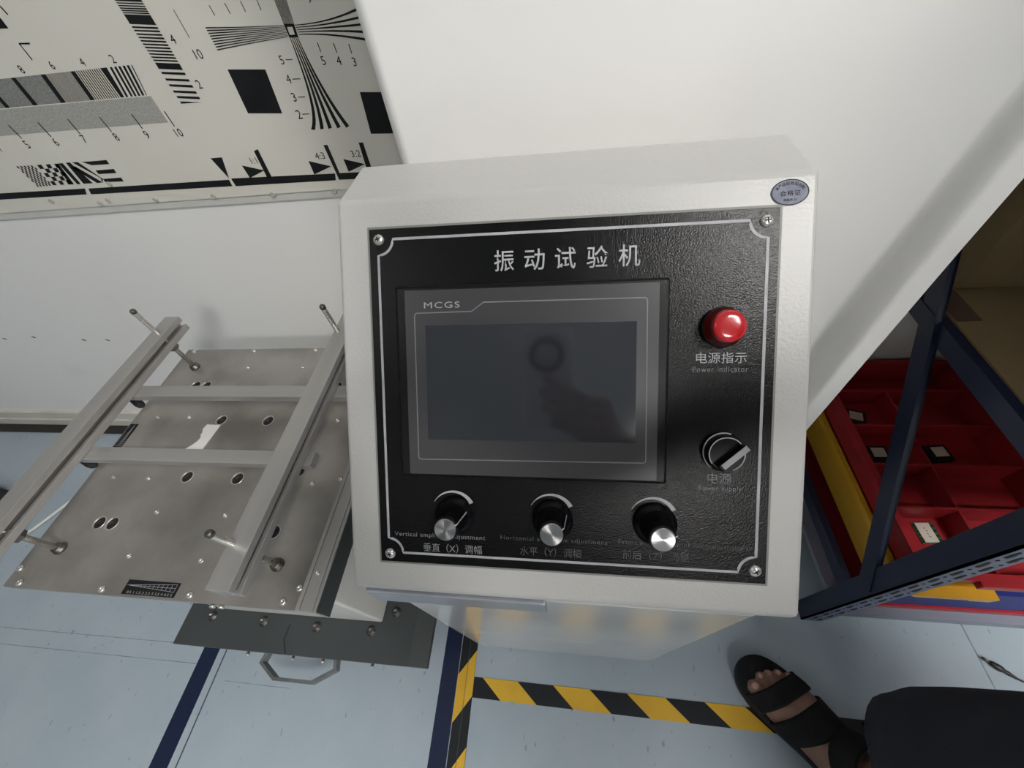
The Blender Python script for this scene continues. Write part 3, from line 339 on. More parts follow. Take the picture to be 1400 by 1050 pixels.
 'lower_wedge': [[[-0.3447,0.9473],[-0.3454,0.9356],[-0.3439,0.9359],[-0.3437,0.9475]],[[-0.3454,0.9356],[-0.3463,0.9243],[-0.3444,0.9246],[-0.3439,0.9359]],[[-0.3463,0.9244],[-0.3475,0.9135],[-0.3452,0.9138],[-0.3444,0.9246]],[[-0.3475,0.9135],[-0.3489,0.9031],[-0.3462,0.9035],[-0.3452,0.9138]],[[-0.3489,0.9031],[-0.3507,0.8933],[-0.3475,0.8937],[-0.3462,0.9035]],[[-0.3507,0.8933],[-0.3527,0.8841],[-0.3491,0.8845],[-0.3475,0.8937]],[[-0.3527,0.8842],[-0.3551,0.8756],[-0.351,0.876],[-0.3491,0.8845]],[[-0.355,0.8757],[-0.3577,0.8679],[-0.3532,0.8681],[-0.351,0.8759]],[[-0.3577,0.868],[-0.3606,0.8609],[-0.3557,0.861],[-0.3532,0.868]],[[-0.3605,0.8611],[-0.3638,0.8549],[-0.3585,0.8546],[-0.3557,0.8608]],[[-0.3637,0.8551],[-0.3672,0.8498],[-0.3617,0.8491],[-0.3587,0.8544]],[[-0.367,0.8502],[-0.3708,0.8458],[-0.3654,0.8443],[-0.362,0.8487]],[[-0.3422,0.9472],[-0.3423,0.9375],[-0.3409,0.9377],[-0.3412,0.9474]],[[-0.3423,0.9375],[-0.3426,0.9278],[-0.3408,0.9281],[-0.3409,0.9377]],[[-0.3426,0.9278],[-0.343,0.9183],[-0.3409,0.9187],[-0.3408,0.9281]],[[-0.343,0.9184],[-0.3437,0.9091],[-0.3412,0.9095],[-0.3409,0.9187]],[[-0.3437,0.9091],[-0.3446,0.9],[-0.3416,0.9005],[-0.3412,0.9095]],[[-0.3445,0.9],[-0.3456,0.8911],[-0.3423,0.8917],[-0.3416,0.9004]],[[-0.3456,0.8912],[-0.3469,0.8826],[-0.3431,0.8831],[-0.3423,0.8916]],[[-0.3469,0.8826],[-0.3484,0.8743],[-0.3442,0.8748],[-0.3431,0.8831]],[[-0.3484,0.8743],[-0.3501,0.8663],[-0.3455,0.8669],[-0.3442,0.8748]],[[-0.3501,0.8664],[-0.3521,0.8587],[-0.3471,0.8592],[-0.3455,0.8668]],[[-0.3521,0.8588],[-0.3543,0.8515],[-0.3488,0.8519],[-0.3471,0.8592]],[[-0.3542,0.8516],[-0.3567,0.8447],[-0.3509,0.845],[-0.3489,0.8519]],[[-0.3398,0.9472],[-0.3397,0.9379],[-0.3383,0.9382],[-0.3388,0.9474]],[[-0.3397,0.9379],[-0.3397,0.9288],[-0.338,0.9291],[-0.3383,0.9382]],[[-0.3397,0.9288],[-0.3398,0.9196],[-0.3377,0.9201],[-0.338,0.9291]],[[-0.3398,0.9197],[-0.34,0.9106],[-0.3375,0.9111],[-0.3377,0.9201]],[[-0.34,0.9106],[-0.3402,0.9017],[-0.3373,0.9023],[-0.3375,0.9111]],[[-0.3402,0.9017],[-0.3405,0.893],[-0.3372,0.8936],[-0.3373,0.9023]],[[-0.3405,0.893],[-0.3409,0.8844],[-0.3371,0.8851],[-0.3372,0.8936]],[[-0.3409,0.8844],[-0.3413,0.8759],[-0.3371,0.8767],[-0.3371,0.8851]],[[-0.3413,0.8759],[-0.3418,0.8677],[-0.3372,0.8686],[-0.3371,0.8767]],[[-0.3418,0.8677],[-0.3424,0.8596],[-0.3374,0.8606],[-0.3372,0.8686]],[[-0.3424,0.8596],[-0.3431,0.8518],[-0.3376,0.8529],[-0.3374,0.8606]],[[-0.3431,0.8518],[-0.3439,0.8443],[-0.338,0.8454],[-0.3376,0.8529]],[[-0.3373,0.9471],[-0.3371,0.9384],[-0.3357,0.9387],[-0.3363,0.9473]],[[-0.3371,0.9384],[-0.3368,0.9297],[-0.3351,0.93],[-0.3357,0.9387]],[[-0.3368,0.9297],[-0.3365,0.9209],[-0.3343,0.9214],[-0.3351,0.93]],[[-0.3365,0.9209],[-0.3361,0.9122],[-0.3335,0.9127],[-0.3343,0.9214]],[[-0.3361,0.9122],[-0.3356,0.9035],[-0.3327,0.9041],[-0.3335,0.9127]],[[-0.3356,0.9035],[-0.335,0.8948],[-0.3317,0.8956],[-0.3327,0.9041]],[[-0.335,0.8948],[-0.3344,0.8861],[-0.3307,0.887],[-0.3317,0.8956]],[[-0.3344,0.8861],[-0.3337,0.8775],[-0.3295,0.8786],[-0.3307,0.887]],[[-0.3337,0.8775],[-0.3329,0.869],[-0.3283,0.8702],[-0.3295,0.8786]],[[-0.3329,0.869],[-0.332,0.8605],[-0.327,0.8619],[-0.3283,0.8702]],[[-0.332,0.8605],[-0.331,0.8521],[-0.3256,0.8537],[-0.327,0.8619]],[[-0.331,0.8521],[-0.33,0.8438],[-0.3241,0.8456],[-0.3256,0.8537]],[[-0.3349,0.9471],[-0.3346,0.9384],[-0.3333,0.9386],[-0.3338,0.9473]],[[-0.3346,0.9383],[-0.3342,0.9296],[-0.3324,0.9299],[-0.3333,0.9386]],[[-0.3342,0.9296],[-0.3335,0.9208],[-0.3314,0.9213],[-0.3324,0.93]],[[-0.3335,0.9208],[-0.3326,0.912],[-0.3301,0.9126],[-0.3314,0.9213]],[[-0.3326,0.912],[-0.3315,0.9033],[-0.3286,0.904],[-0.3301,0.9127]],[[-0.3315,0.9033],[-0.3301,0.8946],[-0.3269,0.8955],[-0.3286,0.904]],[[-0.3301,0.8945],[-0.3285,0.8859],[-0.3249,0.887],[-0.3269,0.8955]],[[-0.3285,0.8858],[-0.3266,0.8772],[-0.3226,0.8785],[-0.3249,0.887]],[[-0.3266,0.8772],[-0.3245,0.8686],[-0.32,0.8702],[-0.3226,0.8785]],[[-0.3245,0.8686],[-0.3221,0.8601],[-0.3172,0.8619],[-0.32,0.8702]],[[-0.322,0.8601],[-0.3193,0.8517],[-0.3141,0.8538],[-0.3172,0.862]],[[-0.3193,0.8517],[-0.3163,0.8434],[-0.3107,0.8458],[-0.3141,0.8538]]],
 'upper_wedge': [[[-0.3445,0.9609],[-0.3444,0.9632],[-0.345,0.9631],[-0.3451,0.9609]],[[-0.3444,0.9632],[-0.3442,0.9654],[-0.3449,0.9653],[-0.345,0.9631]],[[-0.3442,0.9654],[-0.3441,0.9676],[-0.3448,0.9675],[-0.3449,0.9653]],[[-0.3441,0.9676],[-0.344,0.9698],[-0.3447,0.9697],[-0.3448,0.9675]],[[-0.344,0.9698],[-0.3439,0.972],[-0.3446,0.9719],[-0.3447,0.9697]],[[-0.3439,0.972],[-0.3438,0.9741],[-0.3445,0.974],[-0.3446,0.9719]],[[-0.3438,0.9741],[-0.3437,0.9763],[-0.3445,0.9762],[-0.3445,0.974]],[[-0.3437,0.9763],[-0.3436,0.9784],[-0.3444,0.9783],[-0.3445,0.9762]],[[-0.3436,0.9784],[-0.3435,0.9805],[-0.3443,0.9804],[-0.3444,0.9783]],[[-0.3435,0.9805],[-0.3434,0.9826],[-0.3442,0.9825],[-0.3443,0.9804]],[[-0.3434,0.9826],[-0.3433,0.9847],[-0.3441,0.9846],[-0.3442,0.9825]],[[-0.3433,0.9847],[-0.3432,0.9868],[-0.3441,0.9867],[-0.3441,0.9846]],[[-0.3433,0.9608],[-0.3432,0.9631],[-0.3438,0.963],[-0.3439,0.9608]],[[-0.3432,0.9631],[-0.3431,0.9653],[-0.3437,0.9652],[-0.3438,0.963]],[[-0.3431,0.9653],[-0.3429,0.9675],[-0.3436,0.9674],[-0.3437,0.9652]],[[-0.3429,0.9675],[-0.3428,0.9697],[-0.3435,0.9696],[-0.3436,0.9674]],[[-0.3428,0.9697],[-0.3427,0.9719],[-0.3434,0.9718],[-0.3435,0.9696]],[[-0.3427,0.9719],[-0.3426,0.974],[-0.3433,0.9739],[-0.3434,0.9718]],[[-0.3426,0.974],[-0.3425,0.9762],[-0.3432,0.9761],[-0.3433,0.9739]],[[-0.3425,0.9762],[-0.3424,0.9783],[-0.3431,0.9782],[-0.3432,0.9761]],[[-0.3424,0.9783],[-0.3423,0.9804],[-0.343,0.9803],[-0.3431,0.9782]],[[-0.3423,0.9804],[-0.3421,0.9825],[-0.3429,0.9824],[-0.343,0.9803]],[[-0.3421,0.9825],[-0.342,0.9846],[-0.3428,0.9845],[-0.3429,0.9824]],[[-0.342,0.9846],[-0.3419,0.9867],[-0.3427,0.9866],[-0.3428,0.9845]],[[-0.3421,0.9607],[-0.342,0.963],[-0.3426,0.9629],[-0.3427,0.9606]],[[-0.342,0.963],[-0.3419,0.9652],[-0.3425,0.9651],[-0.3426,0.9629]],[[-0.3419,0.9652],[-0.3417,0.9674],[-0.3424,0.9673],[-0.3425,0.9651]],[[-0.3417,0.9674],[-0.3416,0.9696],[-0.3423,0.9695],[-0.3424,0.9673]],[[-0.3416,0.9696],[-0.3415,0.9718],[-0.3422,0.9717],[-0.3423,0.9695]],[[-0.3415,0.9718],[-0.3414,0.9739],[-0.3421,0.9738],[-0.3422,0.9717]],[[-0.3414,0.9739],[-0.3412,0.9761],[-0.342,0.976],[-0.3421,0.9738]],[[-0.3412,0.9761],[-0.3411,0.9782],[-0.3419,0.9781],[-0.342,0.976]],[[-0.3411,0.9782],[-0.341,0.9803],[-0.3417,0.9802],[-0.3419,0.9781]],[[-0.341,0.9803],[-0.3409,0.9824],[-0.3416,0.9823],[-0.3417,0.9802]],[[-0.3409,0.9824],[-0.3407,0.9845],[-0.3415,0.9844],[-0.3416,0.9823]],[[-0.3407,0.9845],[-0.3406,0.9865],[-0.3414,0.9864],[-0.3415,0.9844]],[[-0.341,0.9606],[-0.3408,0.9629],[-0.3415,0.9628],[-0.3416,0.9605]],[[-0.3408,0.9629],[-0.3407,0.9651],[-0.3413,0.965],[-0.3415,0.9628]],[[-0.3407,0.9651],[-0.3405,0.9673],[-0.3412,0.9672],[-0.3413,0.965]],[[-0.3405,0.9673],[-0.3404,0.9695],[-0.3411,0.9694],[-0.3412,0.9672]],[[-0.3404,0.9695],[-0.3403,0.9716],[-0.341,0.9715],[-0.3411,0.9694]],[[-0.3403,0.9716],[-0.3401,0.9738],[-0.3408,0.9737],[-0.341,0.9715]],[[-0.3401,0.9738],[-0.34,0.9759],[-0.3407,0.9758],[-0.3408,0.9737]],[[-0.34,0.9759],[-0.3398,0.9781],[-0.3406,0.978],[-0.3407,0.9758]],[[-0.3398,0.9781],[-0.3397,0.9802],[-0.3405,0.9801],[-0.3406,0.978]],[[-0.3397,0.9802],[-0.3396,0.9823],[-0.3403,0.9822],[-0.3405,0.9801]],[[-0.3396,0.9823],[-0.3394,0.9843],[-0.3402,0.9842],[-0.3403,0.9822]],[[-0.3394,0.9843],[-0.3393,0.9864],[-0.3401,0.9863],[-0.3402,0.9842]],[[-0.3398,0.9605],[-0.3397,0.9628],[-0.3403,0.9627],[-0.3404,0.9604]],[[-0.3397,0.9628],[-0.3395,0.965],[-0.3401,0.9649],[-0.3403,0.9627]],[[-0.3395,0.965],[-0.3393,0.9672],[-0.34,0.9671],[-0.3401,0.9649]],[[-0.3393,0.9672],[-0.3392,0.9694],[-0.3399,0.9693],[-0.34,0.9671]],[[-0.3392,0.9694],[-0.339,0.9715],[-0.3397,0.9714],[-0.3399,0.9693]],[[-0.339,0.9715],[-0.3389,0.9737],[-0.3396,0.9736],[-0.3397,0.9714]],[[-0.3389,0.9737],[-0.3387,0.9758],[-0.3395,0.9757],[-0.3396,0.9736]],[[-0.3387,0.9758],[-0.3386,0.9779],[-0.3393,0.9778],[-0.3395,0.9757]],[[-0.3386,0.9779],[-0.3384,0.98],[-0.3392,0.98],[-0.3393,0.9778]],[[-0.3384,0.98],[-0.3383,0.9821],[-0.3391,0.982],[-0.3392,0.98]],[[-0.3383,0.9821],[-0.3381,0.9842],[-0.3389,0.9841],[-0.3391,0.982]],[[-0.3381,0.9842],[-0.338,0.9863],[-0.3388,0.9862],[-0.3389,0.9841]],[[-0.3387,0.9604],[-0.3385,0.9626],[-0.3391,0.9626],[-0.3393,0.9603]],[[-0.3385,0.9626],[-0.3383,0.9649],[-0.339,0.9648],[-0.3391,0.9626]],[[-0.3383,0.9649],[-0.3381,0.9671],[-0.3388,0.967],[-0.339,0.9648]],[[-0.3381,0.9671],[-0.338,0.9692],[-0.3387,0.9692],[-0.3388,0.967]],[[-0.338,0.9692],[-0.3378,0.9714],[-0.3385,0.9713],[-0.3387,0.9692]],[[-0.3378,0.9714],[-0.3376,0.9736],[-0.3384,0.9735],[-0.3385,0.9713]],[[-0.3376,0.9736],[-0.3375,0.9757],[-0.3382,0.9756],[-0.3384,0.9735]],[[-0.3375,0.9757],[-0.3373,0.9778],[-0.3381,0.9777],[-0.3382,0.9756]],[[-0.3373,0.9778],[-0.3372,0.9799],[-0.3379,0.9798],[-0.3381,0.9777]],[[-0.3372,0.9799],[-0.337,0.982],[-0.3378,0.9819],[-0.3379,0.9798]],[[-0.337,0.982],[-0.3368,0.9841],[-0.3376,0.984],[-0.3378,0.9819]],[[-0.3368,0.9841],[-0.3367,0.9862],[-0.3375,0.9861],[-0.3376,0.984]],[[-0.3375,0.9603],[-0.3373,0.9625],[-0.3379,0.9625],[-0.3381,0.9602]],[[-0.3373,0.9625],[-0.3371,0.9647],[-0.3378,0.9647],[-0.3379,0.9625]],[[-0.3371,0.9647],[-0.3369,0.9669],[-0.3376,0.9669],[-0.3378,0.9647]],[[-0.3369,0.9669],[-0.3368,0.9691],[-0.3374,0.969],[-0.3376,0.9669]],[[-0.3368,0.9691],[-0.3366,0.9713],[-0.3373,0.9712],[-0.3374,0.969]],[[-0.3366,0.9713],[-0.3364,0.9734],[-0.3371,0.9734],[-0.3373,0.9712]],[[-0.3364,0.9734],[-0.3362,0.9756],[-0.337,0.9755],[-0.3371,0.9734]],[[-0.3362,0.9756],[-0.3361,0.9777],[-0.3368,0.9776],[-0.337,0.9755]],[[-0.3361,0.9777],[-0.3359,0.9798],[-0.3366,0.9797],[-0.3368,0.9776]],[[-0.3359,0.9798],[-0.3357,0.9819],[-0.3365,0.9818],[-0.3366,0.9797]],[[-0.3357,0.9819],[-0.3355,0.984],[-0.3363,0.9839],[-0.3365,0.9818]],[[-0.3355,0.984],[-0.3354,0.986],[-0.3362,0.9859],[-0.3363,0.9839]],[[-0.3363,0.9602],[-0.3361,0.9624],[-0.3368,0.9623],[-0.3369,0.9601]],[[-0.3361,0.9624],[-0.3359,0.9646],[-0.3366,0.9646],[-0.3368,0.9623]],[[-0.3359,0.9646],[-0.3357,0.9668],[-0.3364,0.9667],[-0.3366,0.9646]],[[-0.3357,0.9668],[-0.3356,0.969],[-0.3362,0.9689],[-0.3364,0.9667]],[[-0.3356,0.969],[-0.3354,0.9712],[-0.3361,0.9711],[-0.3362,0.9689]],[[-0.3354,0.9712],[-0.3352,0.9733],[-0.3359,0.9732],[-0.3361,0.9711]],[[-0.3352,0.9733],[-0.335,0.9755],[-0.3357,0.9754],[-0.3359,0.9732]],[[-0.335,0.9755],[-0.3348,0.9776],[-0.3355,0.9775],[-0.3357,0.9754]],[[-0.3348,0.9776],[-0.3346,0.9797],[-0.3354,0.9796],[-0.3355,0.9775]],[[-0.3346,0.9797],[-0.3344,0.9818],[-0.3352,0.9817],[-0.3354,0.9796]],[[-0.3344,0.9818],[-0.3342,0.9838],[-0.335,0.9838],[-0.3352,0.9817]],[[-0.3342,0.9838],[-0.334,0.9859],[-0.3349,0.9858],[-0.335,0.9838]],[[-0.3352,0.9601],[-0.335,0.9623],[-0.3356,0.9622],[-0.3358,0.96]],[[-0.335,0.9623],[-0.3348,0.9645],[-0.3354,0.9644],[-0.3356,0.9622]],[[-0.3348,0.9645],[-0.3346,0.9667],[-0.3352,0.9666],[-0.3354,0.9644]],[[-0.3346,0.9667],[-0.3343,0.9689],[-0.335,0.9688],[-0.3352,0.9666]],[[-0.3343,0.9689],[-0.3341,0.9711],[-0.3348,0.971],[-0.335,0.9688]],[[-0.3341,0.9711],[-0.3339,0.9732],[-0.3346,0.9731],[-0.3348,0.971]],[[-0.3339,0.9732],[-0.3337,0.9753],[-0.3345,0.9753],[-0.3346,0.9731]],[[-0.3337,0.9753],[-0.3335,0.9775],[-0.3343,0.9774],[-0.3345,0.9753]],[[-0.3335,0.9775],[-0.3333,0.9796],[-0.3341,0.9795],[-0.3343,0.9774]],[[-0.3333,0.9796],[-0.3331,0.9817],[-0.3339,0.9816],[-0.3341,0.9795]],[[-0.3331,0.9817],[-0.3329,0.9837],[-0.3337,0.9836],[-0.3339,0.9816]],[[-0.3329,0.9837],[-0.3327,0.9858],[-0.3335,0.9857],[-0.3337,0.9836]],[[-0.334,0.96],[-0.3338,0.9622],[-0.3344,0.9621],[-0.3346,0.9599]],[[-0.3338,0.9622],[-0.3336,0.9644],[-0.3342,0.9643],[-0.3344,0.9621]],[[-0.3336,0.9644],[-0.3334,0.9666],[-0.334,0.9665],[-0.3342,0.9643]],[[-0.3334,0.9666],[-0.3331,0.9688],[-0.3338,0.9687],[-0.334,0.9665]],[[-0.3331,0.9688],[-0.3329,0.9709],[-0.3336,0.9709],[-0.3338,0.9687]],[[-0.3329,0.9709],[-0.3327,0.9731],[-0.3334,0.973],[-0.3336,0.9709]],[[-0.3327,0.9731],[-0.3325,0.9752],[-0.3332,0.9751],[-0.3334,0.973]],[[-0.3325,0.9752],[-0.3323,0.9773],[-0.333,0.9773],[-0.3332,0.9751]],[[-0.3323,0.9773],[-0.3321,0.9794],[-0.3328,0.9794],[-0.333,0.9773]],[[-0.3321,0.9794],[-0.3318,0.9815],[-0.3326,0.9814],[-0.3328,0.9794]],[[-0.3318,0.9815],[-0.3316,0.9836],[-0.3324,0.9835],[-0.3326,0.9814]],[[-0.3316,0.9836],[-0.3314,0.9857],[-0.3322,0.9856],[-0.3324,0.9835]],[[-0.3329,0.9599],[-0.3326,0.9621],[-0.3332,0.962],[-0.3335,0.9598]],[[-0.3326,0.9621],[-0.3324,0.9643],[-0.333,0.9642],[-0.3332,0.962]],[[-0.3324,0.9643],[-0.3322,0.9665],[-0.3328,0.9664],[-0.333,0.9642]],[[-0.3322,0.9665],[-0.3319,0.9687],[-0.3326,0.9686],[-0.3328,0.9664]],[[-0.3319,0.9687],[-0.3317,0.9708],[-0.3324,0.9708],[-0.3326,0.9686]],[[-0.3317,0.9708],[-0.3315,0.973],[-0.3322,0.9729],[-0.3324,0.9708]],[[-0.3315,0.973],[-0.3312,0.9751],[-0.332,0.975],[-0.3322,0.9729]],[[-0.3312,0.9751],[-0.331,0.9772],[-0.3317,0.9771],[-0.332,0.975]],[[-0.331,0.9772],[-0.3308,0.9793],[-0.3315,0.9792],[-0.3317,0.9771]],[[-0.3308,0.9793],[-0.3306,0.9814],[-0.3313,0.9813],[-0.3315,0.9792]],[[-0.3306,0.9814],[-0.3303,0.9835],[-0.3311,0.9834],[-0.3313,0.9813]],[[-0.3303,0.9835],[-0.3301,0.9855],[-0.3309,0.9854],[-0.3311,0.9834]],[[-0.3317,0.9598],[-0.3315,0.962],[-0.3321,0.9619],[-0.3323,0.9597]],[[-0.3315,0.962],[-0.3312,0.9642],[-0.3318,0.9641],[-0.3321,0.9619]],[[-0.3312,0.9642],[-0.331,0.9664],[-0.3316,0.9663],[-0.3318,0.9641]],[[-0.331,0.9664],[-0.3307,0.9686],[-0.3314,0.9685],[-0.3316,0.9663]],[[-0.3307,0.9686],[-0.3305,0.9707],[-0.3312,0.9706],[-0.3314,0.9685]],[[-0.3305,0.9707],[-0.3302,0.9729],[-0.3309,0.9728],[-0.3312,0.9706]],[[-0.3302,0.9729],[-0.33,0.975],[-0.3307,0.9749],[-0.3309,0.9728]],[[-0.33,0.975],[-0.3297,0.9771],[-0.3305,0.977],[-0.3307,0.9749]],[[-0.3297,0.9771],[-0.3295,0.9792],[-0.3303,0.9791],[-0.3305,0.977]],[[-0.3295,0.9792],[-0.3293,0.9813],[-0.33,0.9812],[-0.3303,0.9791]],[[-0.3293,0.9813],[-0.329,0.9834],[-0.3298,0.9833],[-0.33,0.9812]],[[-0.329,0.9834],[-0.3288,0.9854],[-0.3296,0.9853],[-0.3298,0.9833]]],
 'slanted_square': [[[-0.45,0.9241],[-0.397,0.9195],[-0.4031,0.869],[-0.4548,0.8731]],[[-0.2779,0.8842],[-0.244,0.8814],[-0.2425,0.8306],[-0.2824,0.8332]]],
 'border_bar': [[[-1.0414,0.7928],[-0.8276,0.7891],[-0.8344,0.7793],[-1.0568,0.7819]],[[-0.8209,0.7887],[-0.5506,0.7852],[-0.5518,0.7747],[-0.8259,0.7787]],[[-0.5457,0.7869],[-0.3637,0.7823],[-0.3676,0.7718],[-0.5458,0.7744]],[[-0.3625,0.824],[-0.356,0.8235],[-0.356,0.7823],[-0.309,0.781],[-0.3132,0.7709],[-0.3617,0.7722]],[[-0.3061,0.823],[-0.2993,0.8227],[-0.3008,0.7826],[-0.3093,0.7805]]],
 'arrow_marks': [[[-0.5582,0.8193],[-0.538,0.8192],[-0.5489,0.7871]],[[-0.5129,0.8051],[-0.4795,0.7952],[-0.512,0.7854]],[[-0.4788,0.824],[-0.4822,0.7824],[-0.4736,0.7849],[-0.4707,0.8262]],[[-0.398,0.8037],[-0.3651,0.7932],[-0.3992,0.7831]],[[-0.3403,0.8024],[-0.3087,0.7927],[-0.3402,0.7832]]],
 'fine_checker': [[[-0.9155,0.8324],[-0.912,0.8323],[-0.912,0.8286],[-0.9154,0.8287]],[[-0.9153,0.825],[-0.9119,0.8249],[-0.9118,0.8211],[-0.9152,0.8212]],[[-0.9151,0.8173],[-0.9118,0.8173],[-0.9117,0.8134],[-0.915,0.8135]],[[-0.9149,0.8096],[-0.9116,0.8096],[-0.9116,0.8056],[-0.9147,0.8057]],[[-0.9146,0.8017],[-0.9115,0.8017],[-0.9114,0.7977],[-0.9145,0.7977]],[[-0.912,0.8286],[-0.9085,0.8285],[-0.9085,0.8248],[-0.9119,0.8249]],[[-0.9118,0.8211],[-0.9085,0.821],[-0.9084,0.8172],[-0.9118,0.8173]],[[-0.9117,0.8134],[-0.9084,0.8134],[-0.9084,0.8095],[-0.9116,0.8096]],[[-0.9116,0.8056],[-0.9084,0.8056],[-0.9083,0.8017],[-0.9115,0.8017]],[[-0.9085,0.8322],[-0.9051,0.8321],[-0.9051,0.8284],[-0.9085,0.8285]],[[-0.9085,0.8248],[-0.9051,0.8247],[-0.9051,0.821],[-0.9085,0.821]],[[-0.9084,0.8172],[-0.9051,0.8172],[-0.9051,0.8134],[-0.9084,0.8134]],[[-0.9084,0.8095],[-0.9052,0.8095],[-0.9052,0.8056],[-0.9084,0.8056]],[[-0.9083,0.8017],[-0.9052,0.8017],[-0.9052,0.7978],[-0.9083,0.7977]],[[-0.9051,0.8284],[-0.9017,0.8283],[-0.9017,0.8246],[-0.9051,0.8247]],[[-0.9051,0.821],[-0.9018,0.8209],[-0.9018,0.8171],[-0.9051,0.8172]],[[-0.9051,0.8134],[-0.9019,0.8133],[-0.9019,0.8095],[-0.9052,0.8095]],[[-0.9052,0.8056],[-0.902,0.8056],[-0.902,0.8017],[-0.9052,0.8017]],[[-0.9016,0.832],[-0.8981,0.8319],[-0.8982,0.8282],[-0.9017,0.8283]],[[-0.9017,0.8246],[-0.8983,0.8245],[-0.8984,0.8208],[-0.9018,0.8209]],[[-0.9018,0.8171],[-0.8985,0.8171],[-0.8986,0.8133],[-0.9019,0.8133]],[[-0.9019,0.8095],[-0.8987,0.8095],[-0.8988,0.8056],[-0.902,0.8056]],[[-0.902,0.8017],[-0.8989,0.8018],[-0.899,0.7978],[-0.9021,0.7978]],[[-0.8982,0.8282],[-0.8948,0.8281],[-0.895,0.8245],[-0.8983,0.8245]],[[-0.8984,0.8208],[-0.8951,0.8208],[-0.8952,0.817],[-0.8985,0.8171]],[[-0.8986,0.8133],[-0.8954,0.8133],[-0.8955,0.8095],[-0.8987,0.8095]],[[-0.8988,0.8056],[-0.8956,0.8056],[-0.8958,0.8018],[-0.8989,0.8018]],[[-0.8947,0.8318],[-0.8912,0.8317],[-0.8914,0.828],[-0.8948,0.8281]],[[-0.895,0.8245],[-0.8916,0.8244],[-0.8918,0.8207],[-0.8951,0.8208]],[[-0.8952,0.817],[-0.8919,0.817],[-0.8921,0.8132],[-0.8954,0.8133]],[[-0.8955,0.8095],[-0.8923,0.8094],[-0.8925,0.8056],[-0.8956,0.8056]],[[-0.8958,0.8018],[-0.8926,0.8018],[-0.8928,0.7979],[-0.8959,0.7979]],[[-0.8914,0.828],[-0.888,0.8279],[-0.8882,0.8243],[-0.8916,0.8244]],[[-0.8918,0.8207],[-0.8884,0.8206],[-0.8886,0.8169],[-0.8919,0.817]],[[-0.8921,0.8132],[-0.8888,0.8132],[-0.8891,0.8094],[-0.8923,0.8094]],[[-0.8925,0.8056],[-0.8893,0.8056],[-0.8895,0.8018],[-0.8926,0.8018]],[[-0.8878,0.8315],[-0.8843,0.8314],[-0.8846,0.8278],[-0.888,0.8279]],[[-0.8882,0.8243],[-0.8848,0.8242],[-0.8851,0.8206],[-0.8884,0.8206]],[[-0.8886,0.8169],[-0.8853,0.8169],[-0.8856,0.8132],[-0.8888,0.8132]],[[-0.8891,0.8094],[-0.8859,0.8094],[-0.8861,0.8056],[-0.8893,0.8056]],[[-0.8895,0.8018],[-0.8864,0.8018],[-0.8867,0.7979],[-0.8897,0.7979]],[[-0.8846,0.8278],[-0.8812,0.8277],[-0.8815,0.8241],[-0.8848,0.8242]],[[-0.8851,0.8206],[-0.8818,0.8205],[-0.8821,0.8168],[-0.8853,0.8169]],[[-0.8856,0.8132],[-0.8824,0.8131],[-0.8827,0.8094],[-0.8859,0.8094]],[[-0.8861,0.8056],[-0.883,0.8056],[-0.8833,0.8018],[-0.8864,0.8018]]],
 'coarse_checker': [[[-0.8743,0.8315],[-0.866,0.8314],[-0.8676,0.8249],[-0.8758,0.8251]],[[-0.8773,0.8186],[-0.8692,0.8184],[-0.8709,0.8118],[-0.8788,0.812]],[[-0.8804,0.8052],[-0.8726,0.8051],[-0.8743,0.7983],[-0.882,0.7984]],[[-0.8676,0.8249],[-0.8594,0.8248],[-0.8612,0.8183],[-0.8692,0.8184]],[[-0.8709,0.8118],[-0.863,0.8117],[-0.8649,0.8049],[-0.8726,0.8051]],[[-0.8576,0.8312],[-0.8492,0.831],[-0.8512,0.8246],[-0.8594,0.8248]],[[-0.8612,0.8183],[-0.8531,0.8181],[-0.8551,0.8115],[-0.863,0.8117]],[[-0.8649,0.8049],[-0.8571,0.8048],[-0.8592,0.798],[-0.8667,0.7981]],[[-0.8512,0.8246],[-0.843,0.8245],[-0.8451,0.818],[-0.8531,0.8181]],[[-0.8551,0.8115],[-0.8472,0.8114],[-0.8494,0.8046],[-0.8571,0.8048]],[[-0.8409,0.8309],[-0.8326,0.8307],[-0.8348,0.8243],[-0.843,0.8245]],[[-0.8451,0.818],[-0.8371,0.8178],[-0.8394,0.8112],[-0.8472,0.8114]],[[-0.8494,0.8046],[-0.8417,0.8045],[-0.8441,0.7976],[-0.8516,0.7978]]],
 'diagonal_bars': [[[-0.8389,0.8307],[-0.8326,0.8307],[-0.8401,0.7974],[-0.8486,0.7974]],[[-0.8325,0.8309],[-0.8241,0.8309],[-0.8268,0.7968],[-0.8341,0.797]],[[-0.8177,0.8311],[-0.8098,0.8309],[-0.8027,0.7966],[-0.8213,0.797]],[[-0.815,0.8228],[-0.8067,0.8247],[-0.7829,0.7965],[-0.7945,0.7964]],[[-0.8057,0.8309],[-0.795,0.8305],[-0.7768,0.8022],[-0.7829,0.7965],[-0.7799,0.8042]]],
 'horizontal_bars': [[[-0.7875,0.8299],[-0.7404,0.8298],[-0.7415,0.8234],[-0.7747,0.8241]],[[-0.7765,0.8159],[-0.741,0.8157],[-0.7423,0.8093],[-0.7767,0.81]],[[-0.7771,0.8019],[-0.7411,0.8019],[-0.7424,0.7955],[-0.7775,0.7967]]],
}
